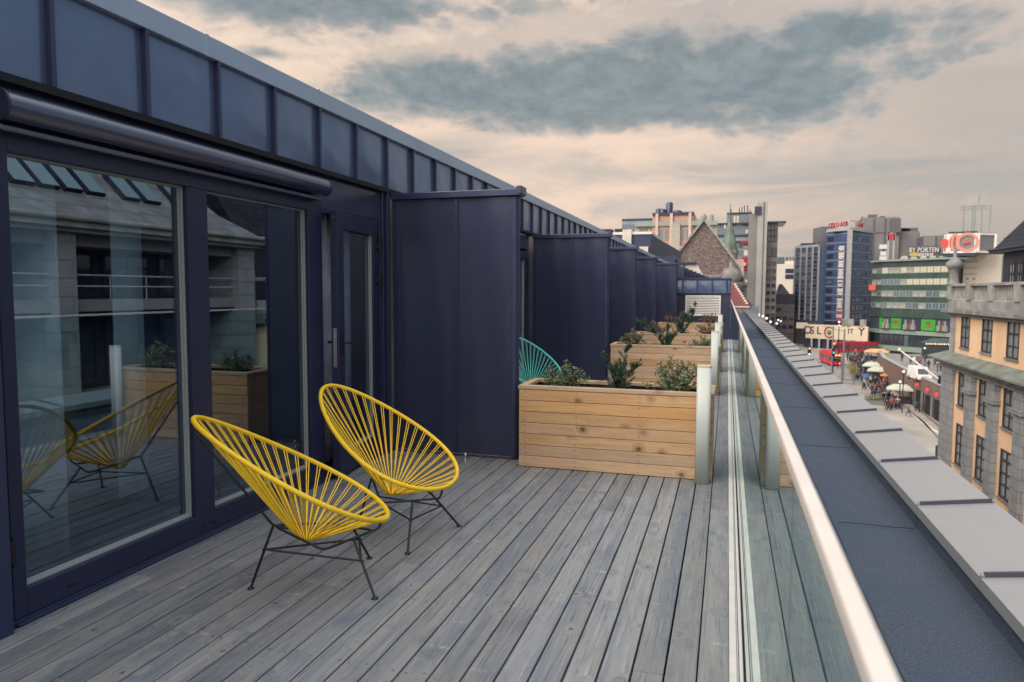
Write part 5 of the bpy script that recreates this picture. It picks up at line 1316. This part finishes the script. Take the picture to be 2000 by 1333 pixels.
for y in (112, 117, 122.5):
    m = MB(); m.box(29.3, y, GZ+.05, 29.52, y+3.6, GZ+2.9); o_ = addp(bw, m, 'shop_opening', [SHADOWGAP])
    m = MB(); m.box(29.15, y-.35, GZ+.02, 29.4, y-.02, GZ+3.0); addp(bw, m, 'pillar', [CONC])
m = MB(); m.box(29.2, 109.2, GZ+1.2, 29.5, 111.4, GZ+3.0); addp(bw, m, 'lit_sign', [YELS])
for y in (113.5, 118.5, 124.5):
    lt = thing('red_lantern', (29.0, y, GZ+3.9), 'round red lantern hung on the brick wall over the shops', 'lantern', 'red lanterns on the brick wall'); m = MB(); m.ball((0,0,0), .28, 10, 7); m.build('globe', [REDS], lt); m = MB(); m.tube([(0,0,.45),(.35,0,.6)], .05, 5); m.build('arm', [BLACKM], lt)
kz = UP_Z
kq = site(1795,690,1,175)
kk = thing('garland_kiosk', (45.5, 172, kz), 'green roofed kiosk edged with a string of small lights', 'kiosk')
m = MB(); m.prism([(-4.5,-2),(4.5,-2),(4.5,3),(-4.5,3)], 3.2, 4.2, top=[(-2.5,-.5),(2.5,-.5),(2.5,1.5),(-2.5,1.5)]); m.build('roof', [GREENF], kk)
m = MB(); m.box(-4.2,-1.6,0,4.2,2.6,3.1); m.build('wall', [GREEND], kk)
for i in range(22):
    m = MB(); m.ball((-4.4+.42*i,-2.1,3.15), .15, 6, 5); m.build('light_bulb', [AMBER if i % 2 else GLOBE], kk)

# ---------------------------------------------------------------- vehicles
def wheel(par, x, y, r, w_=.28):
    m = MB(); m.tube([(x-w_/2,y,r),(x+w_/2,y,r)], r, 14); o_ = m.build('wheel', [TYRE], par)
    m = MB(); m.tube([(x-w_/2-.02,y,r),(x+w_/2+.02,y,r)], r*.5, 10); m.build('rim', [STEEL], o_)
def bus(loc, rot, label, L=12.0, body=RED):
    t = thing('city_bus', loc, label, 'bus', 'red buses on the square', rot); w_, h = 1.27, 3.15     # front faces -y
    m = MB(); m.box(-w_,-L/2,.35,w_,L/2,1.25); m.box(-w_,-L/2,2.45,w_,L/2,h); m.box(-w_+.04,-L/2+.3,1.251,w_-.04,L/2-.05,2.449,1); m.box(-w_*.8,-L*.3,h,w_*.8,L*.35,h+.25,0)
    for y in [-L/2+.4+i*1.55 for i in range(8)]: m.box(-w_,y,1.251,-w_+.12,y+.16,2.449); m.box(w_-.12,y,1.251,w_,y+.16,2.449)
    m.build('body', [body, WPANED], t, bevel=.05)
    m = MB(); m.box(-w_+.1,-L/2-.04,1.2,w_-.1,-L/2+.2,2.5); m.build('windscreen', [WPANED], t, bevel=.04)
    m = MB(); m.box(-w_+.25,-L/2-.05,2.58,w_-.25,-L/2-.005,2.95); m.build('destination_sign', [AMBER], t)
    for x in (-.9,.9): m = MB(); m.lathe((x,-L/2-.03,.75), [(.02,-.14),(.15,0),(.02,.14)], 8); m.build('headlight', [AMBER if False else GLOBE], t)
    for y in (-L/2+2.4, L/2-3.0):
        for x in (-w_+.1, w_-.1): wheel(t, x, y, .48)
    for x in (-w_-.18, w_+.18): m = MB(); m.box(x-.09,-L/2-.1,1.9,x+.09,-L/2+.05,2.5); m.build('mirror', [BLACKM], t)
    return t
b1 = gnd(1627,716); bus((b1.x, b1.y+6, GZ+.01), R(6), 'bright red city bus driving towards the viewer across the square')
b2 = gnd(1672,690); bus((b2.x, b2.y+2, GZ+.01), R(-72), 'dark red bus standing broadside below the cream banner', 13, REDD)
b3 = gnd(1722,684); bus((b3.x+4, b3.y, GZ+.01), R(-80), 'maroon bus parked in front of the green building', 11, REDD)
vp_ = site(1798,745,2,UP_Z)
vn = thing('white_van', (vp_.x, vp_.y+1, UP_Z), 'white van with dark windscreen parked on the raised square', 'van', None, R(8))
m = MB(); m.prism([(-.98,-2.4),(.98,-2.4),(.98,2.4),(-.98,2.4)], .35, 1.1); m.prism([(-.98,-1.6),(.98,-1.6),(.98,2.4),(-.98,2.4)], 1.101, 2.25, top=[(-.86,-1.0),(.86,-1.0),(.86,2.3),(-.86,2.3)]); m.build('body', [WHITE], vn, bevel=.08)
m = MB(); m.add([(-.8,-1.62,1.2),(.8,-1.62,1.2),(.74,-1.20,2.0),(-.74,-1.20,2.0)], [(0,1,2,3)]); m.add([(-.8,-1.60,1.19),(.8,-1.60,1.19),(.74,-1.17,2.0),(-.74,-1.17,2.0)], [(3,2,1,0)]); m.build('windscreen', [WPANED], vn)
for x in (-.7,.7): m = MB(); m.box(x-.16,-2.44,.75,x+.16,-2.38,.98); m.build('headlight', [GLOBE], vn)
for x in (-.9,.9):
    for y in (-1.5,1.5): wheel(vn, x, y, .34, .22)

# ---------------------------------------------------------------- lamps, signals, stalls
def globe_lamp(x, y, z, h, label, r=.2, grp='white globe street lamps', mat=None):
    t = thing('street_lamp', (x,y,z), label, 'street lamp', grp)
    m = MB(); m.tube([(0,0,0),(0,0,h)], .08, 6); m.build('post', [BLACKM], t)
    m = MB(); m.ball((0,0,h+r*.8), r, 10, 8); m.build('lamp_globe', [mat or GLOBE], t); return t
for px, py, Y in ((1475,614,150),(1482,617,152),(1490,620,150),(1497,624,148),(1505,631,150),(1517,634,160)):
    q = site(px,py,1,Y); globe_lamp(q.x, q.y, GZ, q.z-GZ, 'white globe lamp in the string beyond the far end of the parapet', .24)
for px, py, Y in ((1520,627,215),(1525,629,225),(1639,631,185),(1639,638,186)):
    q = site(px,py,1,Y); globe_lamp(q.x, q.y, GZ, q.z-GZ, 'small white globe lamp standing before the office blocks', .26)
for px, py, Y in ((1806,682,170),(1765,728,120),(1758,748,125),(1785,702,160)):
    q = site(px,py,1,Y); globe_lamp(q.x, q.y, GZ if py > 720 else UP_Z, q.z-(GZ if py > 720 else UP_Z), 'white globe lamp among the people around the raised square', .2)
def signal(px, py, Y, cols, label):
    q = site(px,py,1,Y); t = thing('traffic_light', (q.x,q.y,GZ), label, 'traffic light'); h = q.z-GZ
    m = MB(); m.tube([(0,0,0),(0,0,h+.6)], .09, 6); m.build('post', [BLACKM], t)
    m = MB(); m.box(-.28,-.2,h-.75,.28,.2,h+.75); m.build('signal_head', [BLACKM], t)
    for k, (dz, mt) in enumerate(cols): m = MB(); m.ball((0,-.22,dz+h), .17, 10, 7); m.build('signal_lamp', [mt], t)
signal(1628,689,150,((0,TEALL),(1.5,REDS),(.75,SHADOWGAP)),'traffic light with green lamp lit in front of the approaching bus')
signal(1581,684,140,((.3,AMBER),(-.75,GLOBE)),'traffic light glowing amber at the edge of the parapet')
signal(1833,884,88,((0,GLOBE),(.6,SHADOWGAP)),'dark signal post with one white light near the rusticated stone corner')
for px, py, Y in ((1649,662,160),(1627,655,175),(1645,720,135)):
    q = site(px,py,1,Y); t = thing('pole', (q.x,q.y,GZ), 'grey catenary pole standing in the square', 'pole', 'grey poles in the square'); m = MB(); m.tube([(0,0,0),(0,0,max(4,q.z-GZ+2))], .16, 8); m.build('shaft', [CONC], t)
    m = MB(); m.tube([(0,0,max(4,q.z-GZ+2)-.4),(-2.2,0,max(4,q.z-GZ+2))], .06, 5); m.build('arm', [CONC], t)
def stall(px, py, w_, d_, label, mat=CANVAS):
    q = gnd(px, py); t = thing('market_stall', (q.x,q.y,GZ), label, 'market stall', 'canvas market stalls in the square', R(-14))
    m = MB(); m.prism([(-w_,-d_),(w_,-d_),(w_,d_),(-w_,d_)], 2.45, 3.1, top=[(-w_*.5,-d_*.2),(w_*.5,-d_*.2),(w_*.5,d_*.2),(-w_*.5,d_*.2)]); m.box(-w_,-d_,2.2,w_,-d_+.03,2.449); m.build('canopy', [mat], t)
    for x in (-w_+.1,w_-.1):
        for y in (-d_+.1,d_-.1): m = MB(); m.tube([(x,y,0),(x,y,2.45)], .05, 6); m.build('post', [STEEL], t)
    m = MB(); m.box(-w_+.2,-d_+.3,.85,w_-.2,d_-.4,.95); m.box(-w_+.3,-d_+.4,0,w_-.3,-d_+.45,.849); m.build('counter', [TROUS], t)
stall(1757,787,2.0,1.5,'pale canvas market stall nearest the brick wall'); stall(1716,746,2.1,1.7,'pale canvas market stall in the middle of the crowd'); stall(1703,735,1.9,1.7,'pale canvas market stall farthest back in the crowd'); stall(1712,704,3.0,2.4,'orange lit stall at the back of the square', simple('orange_canvas',(.62,.36,.16),.8))
def parasol(px, py, mat, label, h=2.4, r=1.5):
    q = gnd(px,py); t = thing('parasol', (q.x,q.y,GZ), label, 'parasol'); m = MB(); m.lathe((0,0,h-.5), [(r,0),(r*.55,.32),(.03,.6)], 10); m.build('canopy', [mat], t); m = MB(); m.tube([(0,0,0),(0,0,h)], .05, 6); m.build('pole', [STEEL], t)
parasol(1727,754,COATS['orange'],'orange parasol beside the middle market stall', 2.5, .95); parasol(1690,752,COATS['blue'],'small blue parasol at the front of the crowd',2.2,1.0)
# planter tub by the tram line
hb = gnd(1706,790); t = thing('hedge_planter', (hb.x,hb.y,GZ), 'grey green planting trough beside the tram line', 'planter')
m = MB(); m.box(-1.2,-1.0,0,1.2,1.0,.7); m.build('trough', [CONC], t); m = MB()
for i in range(500): p_ = Vector((rng.uniform(-1.2,1.2),rng.uniform(-1,1),rng.uniform(.7,1.5))); leaf(m, p_, rv(), rv(), .22, .07, 0)
m.build('foliage', [LEAF2], t)
for px, py in ((1664,742),(1667,752)):
    q = gnd(px,py); t = thing('small_tree', (q.x,q.y,GZ), 'small yellowish tree at the edge of the square beside the parapet', 'tree', 'small yellowish street trees')
    m = MB(); m.tube([(0,0,0),(.05,0,1.6),(0,.05,2.6)], .07, 6); m.build('trunk', [TWIG], t); m = MB()
    for i in range(700):
        v = rv()*rng.random()**.4; p_ = Vector((v.x*1.1,v.y*1.1,2.7+v.z*1.2)); leaf(m, p_, rv(), rv(), .2, .06, 0)
    m.build('crown', [simple('yellowing_leaves',(.26,.20,.075),.7,var=.5,vs=3)], t)

# ---------------------------------------------------------------- people
def person_mesh(pose):
    """one continuous skinned figure, 1.75 m"""
    V = []; E = []; r = []
    def j(p, rad, par=None):
        V.append(p); r.append(rad)
        if par is not None: E.append((par, len(V)-1))
        return len(V)-1
    sw, arm = pose
    pel = j((0,0,.95), .155); wa = j((0,0,1.12), .135, pel); ch = j((0,0,1.32), .165, wa); sh = j((0,0,1.45), .12, ch); nk = j((0,-.01,1.53), .058, sh)
    h1 = j((0,-.02,1.62), .095, nk); h2 = j((0,-.02,1.71), .085, h1)
    for s in (-1,1):
        st = sw*s; a = j((s*.105,0,.86), .105, pel); k = j((s*.11,-st*.55-.02,.49), .070, a); f_ = j((s*.11,-st+(.06 if st < 0 else 0),.09+(.05 if st < 0 and sw else 0)), .050, k); j((s*.12,-st-.14+(.06 if st < 0 else 0),.045), .042, f_)
        b = j((s*.21,0,1.42), .072, sh); e = j((s*.27,st*.35+.02,1.16), .055, b); hd = j((s*.25,st*.6-.06-arm*.12,.93+arm*.16), .040, e); j((s*.245,st*.65-.10-arm*.15,.85+arm*.17), .034, hd)
    me = bpy.data.meshes.new('person'); me.from_pydata(V, E, []); o = bpy.data.objects.new('person', me); COL.objects.link(o)
    sk = o.modifiers.new('skin', 'SKIN'); sk.use_smooth_shade = True
    for i, v in enumerate(me.skin_vertices[0].data): v.radius = (r[i], r[i]*(.78 if i in (1,2,3) else 1)); v.use_root = (i == 0)
    sb_ = o.modifiers.new('sub', 'SUBSURF'); sb_.levels = 1; sb_.render_levels = 1
    dg = bpy.context.evaluated_depsgraph_get(); out = bpy.data.meshes.new_from_object(o.evaluated_get(dg)); bpy.data.objects.remove(o)
    out.materials.clear()
    for mt in (COATS['navy'], TROUS, SKIN, HAIR, BLACKM): out.materials.append(mt)
    for p in out.polygons:
        c = p.center; z = c.z
        p.use_smooth = True
        p.material_index = 4 if z < .10 else 1 if z < .84 else 0
        if z > 1.55: p.material_index = 2 if (c.y < -.04 and z < 1.69) else 3
        elif z > 1.515: p.material_index = 2
        if abs(c.x) > .2 and z < .93+.12*pose[1]: p.material_index = 2
    return out
PM = [person_mesh(p) for p in ((.0,.0),(.20,.0),(.30,.5),(-.22,.3))]
def person(x, y, z, coat, label, group, rot=None):
    o = bpy.data.objects.new('person', rng.choice(PM)); COL.objects.link(o); o.location = (x,y,z); o.rotation_euler = (0,0,rng.uniform(0,6.28) if rot is None else rot); o.scale = (1,1,rng.uniform(.94,1.05)); s_ = rng.uniform(.98,1.12); o.scale = (s_,s_,o.scale.z)
    o.material_slots[0].link = 'OBJECT'; o.material_slots[0].material = COATS[coat]; tag(o, label, 'person', group)
pal = ['navy']*6+['black']*6+['grey']*2+['brown','teal','white','blue','red']
names = dict(navy='navy coat', black='black coat', grey='grey coat', brown='brown coat', teal='dark teal jacket', white='white jacket', blue='blue jacket', red='red jacket', orange='orange jacket')
path = [(1668,704,9,26),(1672,714,9,24),(1686,724,11,24),(1690,737,10,22),(1702,752,10,20),(1716,765,10,20),(1730,782,9,18),(1742,797,10,14)]
cnt = 0
for (px, py, sx, num) in path:
    for i in range(num):
        q = gnd(px+rng.gauss(0,sx), py+rng.gauss(0,5)); c_ = rng.choice(pal)
        person(q.x, q.y, GZ, c_, 'person in %s in the dense crowd down the middle of the square' % names[c_], 'people crowding the square')
for i in range(34):
    q = gnd(rng.uniform(1652,1735), rng.uniform(692,712)); c_ = rng.choice(pal); person(q.x, q.y, GZ, c_, 'person in %s standing at the back of the square near the buses' % names[c_], 'people by the buses')
for i in range(26):
    q = site(rng.uniform(1742,1840), rng.uniform(706,736), 2, UP_Z)
    if q.x < 31.5: continue
    c_ = rng.choice(pal); person(q.x, q.y, UP_Z, c_, 'person in %s strolling on the raised square' % names[c_], 'people on the raised square')
for px, py, c_, lb in ((1774,814,'grey','person in grey walking alone past the tram line'),(1795,806,'black','person in black striding past the shop openings'),(1788,803,'teal','person in dark jacket beside the black clad walker'),(1755,800,'red','person in red jacket at the nearest market stall'),(1643,720,'navy','person in dark coat crossing right of the bright red bus'),(1786,785,'blue','person in blue before the brick wall shops'),(1838,808,'red','person in red by the stone corner of the ochre building'),(1765,776,'red','person in red behind the nearest market stall'),(1752,797,'white','person in white at the nearest market stall counter')):
    q = gnd(px,py); person(q.x, q.y, GZ, c_, lb, None)
# advertising hoarding past the roof end
q0, q1 = site(1455,596,1,120), site(1482,612,1,120); t = thing('hoarding', ((q0.x+q1.x)/2,120,GZ), 'pink and pale blue hoarding past the end of the parapet', 'hoarding')
m = MB(); m.box(q0.x,120,q1.z-1.5,q0.x+.8,120.3,q0.z); addp(t, m, 'pink_panel', [simple('pink_panel',(.55,.08,.16),.6)])
m = MB(); m.box(q0.x+.81,120,q1.z-1.5,q1.x,120.3,q0.z-.2); addp(t, m, 'pale_panel', [simple('pale_blue_panel',(.30,.38,.46),.6)])
m = MB(); m.tube([(q0.x+.2,120.5,GZ),(q0.x+.2,120.5,q0.z)], .1, 6); m.tube([(q1.x-.2,120.5,GZ),(q1.x-.2,120.5,q1.z)], .1, 6); addp(t, m, 'support', [STEEL])
# ================================================================== light and sky
SUN_AZ, SUN_EL = R(220), R(36)
sun = bpy.data.lights.new('sun', 'SUN'); sun.energy = 2.1; sun.angle = R(45); sun.color = (1.0,.93,.86)
so = bpy.data.objects.new('sun', sun); COL.objects.link(so)
sd = Vector((math.sin(SUN_AZ)*math.cos(SUN_EL), math.cos(SUN_AZ)*math.cos(SUN_EL), math.sin(SUN_EL)))
so.rotation_euler = sd.to_track_quat('Z', 'Y').to_euler(); so.location = sd*50
w = bpy.data.worlds.new('World'); S.world = w; w.use_nodes = True
t = NT(w.node_tree)
dirv = t.node('ShaderNodeTexCoord').outputs['Generated']
sp = t.node('ShaderNodeSeparateXYZ'); t.put(sp.inputs[0], dirv); X, Y, Z = sp.outputs
az = t.math('MULTIPLY', t.math('ARCTAN2', X, Y), 57.2958)
el = t.math('MULTIPLY', t.math('ARCSINE', Z), 57.2958)
cb = t.node('ShaderNodeCombineXYZ'); t.put(cb.inputs[0], az); t.put(cb.inputs[1], t.math('MULTIPLY', el, 1.9)); ae = cb.outputs[0]
cs = t.node('ShaderNodeCombineXYZ'); t.put(cs.inputs[0], az); t.put(cs.inputs[1], t.math('MULTIPLY', el, 5.5)); streakv = cs.outputs[0]
wn = t.noise(ae, .10, 2, .5, out=1)
wv = t.vmath('SCALE', t.vmath('SUBTRACT', wn, (.5,.5,.5))); wv.node.inputs['Scale'].default_value = 4.0
aw = t.vmath('ADD', ae, wv)
n1 = t.noise(aw, .15, 8, .60); n2 = t.noise(streakv, .055, 6, .60, .6); n3 = t.noise(ae, .045, 2, .5); n4 = t.noise(aw, .42, 6, .62)
v1 = t.voronoi(aw, .26); v2 = t.voronoi(aw, .62); v3 = t.voronoi(aw, 1.4)
bill = t.math('ADD', t.math('MULTIPLY', v1, .5), t.math('ADD', t.math('MULTIPLY', v2, .3), t.math('MULTIPLY', v3, .16)))
def azel(px, py):
    d = (RT*((px-1000)/FPX) - UP*((py-666.5)/FPX) + FWD).normalized()
    return math.degrees(math.atan2(d.x, d.y)), math.degrees(math.asin(d.z))
def blob(px, py, wx, wy, gain=1.0, under=1.0):
    a, e = azel(px, py); sx, sy = wx/FPX*57.3*.93, wy/FPX*57.3*.93
    u = t.math('DIVIDE', t.math('SUBTRACT', az, a), sx); v = t.math('DIVIDE', t.math('SUBTRACT', el, e), sy)
    if under != 1.0: v = t.math('MULTIPLY', v, t.math('ADD', 1.0, t.math('MULTIPLY', t.math('LESS_THAN', v, 0.0), under-1.0)))
    r = t.math('SQRT', t.math('ADD', t.math('MULTIPLY', u, u), t.math('MULTIPLY', v, v)))
    return t.math('MULTIPLY', t.math('SUBTRACT', 1.0, r), gain)
def vmax(l):
    r = l[0]
    for q in l[1:]: r = t.math('MAXIMUM', r, q)
    return r
main = vmax([blob(1190,195,620,120,1.5,1.7), blob(880,180,280,110,1.35,1.5), blob(1120,140,330,110,1.4), blob(1400,120,340,115,1.4), blob(1530,175,220,90,1.3), blob(1650,58,340,72,1.3), blob(1330,80,260,85,1.2)])
side = vmax([blob(560,-5,430,85,1.25), blob(760,22,230,52,1.0), blob(1060,40,260,62,.62), blob(1780,120,240,70,.45), blob(1640,300,260,40,.42), blob(520,106,75,17,.7), blob(680,186,50,11,.6), blob(1500,-60,700,70,.8), blob(900,-120,700,90,.8), blob(1500,250,130,18,.5)])
far = t.math('SUBTRACT', t.step(el, 24, 40, 0.0, .75), 0.0)           # broken grey deck overhead
rear = t.math('MULTIPLY', t.step(t.math('ABSOLUTE', t.math('ADD', az, 10)), 60, 110, 0.0, .62), 1.0)
dens0 = vmax([main, side, t.math('SUBTRACT', t.math('MAXIMUM', far, rear), .15)])
nz = t.math('SUBTRACT', n1, .5)
dens = t.math('ADD', t.math('ADD', t.math('ADD', dens0, t.step(main, -.4, .3, 0, .16)), t.math('MULTIPLY', nz, 1.25)), t.math('ADD', t.math('MULTIPLY', t.math('SUBTRACT', n4, .5), .42), t.math('MULTIPLY', t.math('SUBTRACT', .42, bill), .95)))
cover = t.step(dens, -.16, .42)
elm = azel(1200,150)[1]
tops = t.math('MULTIPLY', t.step(el, elm-1.5, elm+4.5), t.step(main, -.2, .4))
core = t.step(t.math('SUBTRACT', dens, t.math('MULTIPLY', tops, .55)), -.02, 1.15)
up = t.vmath('ADD', aw, (0.5, 2.2, 0)); n1u = t.noise(up, .15, 6, .60)
lit = t.step(t.math('SUBTRACT', n1, n1u), -.03, .12)
# thin veil sky
low = t.step(el, .5, 8)
high = t.step(el, 9, 22)
right = t.step(az, -4, 16)
hor = t.mix(right, (.66,.525,.45), (.44,.40,.375))
mid = t.mix(right, (.95,.72,.56), (.57,.475,.41))
top = t.mix(right, (.97,.77,.60), (.58,.50,.43))
veil = t.mix(low, hor, mid); veil = t.mix(high, veil, top)
left = t.step(az, -30, -18, 1, 0)
streak = t.step(n2, .40, .66)
streak = t.math('MULTIPLY', streak, t.step(el, 1, 15, .85, .22))
veil = t.mix(streak, veil, t.mix(t.step(el,2,10), (.415,.385,.375), (.41,.425,.42)))
lowband = t.math('MULTIPLY', t.step(vmax([blob(1700,350,520,60,1), blob(1300,335,330,36,.8), blob(880,300,200,60,.7)]), 0, .8), t.step(n2, .3, .6, .2, 1))
veil = t.mix(t.math('MULTIPLY', lowband, .75), veil, (.40,.395,.385))
edge = t.mix(t.step(n3,.4,.6), (.70,.57,.475), (.56,.49,.44))
body = t.mix(t.step(n4,.35,.65), (.36,.375,.375), (.45,.43,.41))
shade = t.mix(t.step(n4, .3, .7), (.160,.222,.246), (.245,.308,.330))
cloud = t.mix(t.step(core, 0, .40), edge, body); cloud = t.mix(t.step(core, .22, .80), cloud, shade)
cloud = t.mix(t.math('MULTIPLY', t.math('MULTIPLY', lit, .55), t.step(core, .25, .95, 1, .18)), cloud, (.60,.53,.465))
sky_c = t.mix(t.math('MULTIPLY', cover, .93), veil, cloud)
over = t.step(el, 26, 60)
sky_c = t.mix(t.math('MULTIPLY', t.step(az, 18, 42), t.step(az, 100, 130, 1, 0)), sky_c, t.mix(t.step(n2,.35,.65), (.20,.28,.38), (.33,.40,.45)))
sky_c = t.mix(over, sky_c, t.mix(t.step(n3,.3,.7), (1.10,1.27,1.46), (1.50,1.60,1.68)))  # overhead sky, out of view, brightened to light the terrace
# unseen sky behind the viewer, brightened to light the planter fronts and screens
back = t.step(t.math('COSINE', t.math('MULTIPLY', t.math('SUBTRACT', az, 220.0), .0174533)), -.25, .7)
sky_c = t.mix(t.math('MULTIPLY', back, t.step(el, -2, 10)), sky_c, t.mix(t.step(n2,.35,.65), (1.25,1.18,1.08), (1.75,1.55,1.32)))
ground = t.step(Z, -.02, -.12)
sky_c = t.mix(ground, sky_c, (.12,.115,.12))
nish = t.node('ShaderNodeTexSky', sky_type='NISHITA'); nish.sun_disc = False; nish.sun_elevation = SUN_EL; nish.sun_rotation = SUN_AZ
nish.air_density = 1.2; nish.dust_density = 3.0
STR = .10
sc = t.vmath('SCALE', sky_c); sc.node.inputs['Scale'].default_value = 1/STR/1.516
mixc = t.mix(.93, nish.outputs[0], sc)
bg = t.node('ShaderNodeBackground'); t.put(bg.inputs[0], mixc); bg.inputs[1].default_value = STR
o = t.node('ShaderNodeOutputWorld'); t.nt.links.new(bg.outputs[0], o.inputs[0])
S.view_settings.view_transform = 'Standard'; S.view_settings.look = 'None'
S.view_settings.exposure = 0.6; S.view_settings.gamma = 1.0; S.view_settings.use_curve_mapping = False
S.render.engine = 'CYCLES'
S.cycles.use_denoising = True
S.cycles.max_bounces = 8; S.cycles.transparent_max_bounces = 16
S.cycles.sample_clamp_indirect = 6.0
S.cycles.caustics_reflective = False; S.cycles.caustics_refractive = False
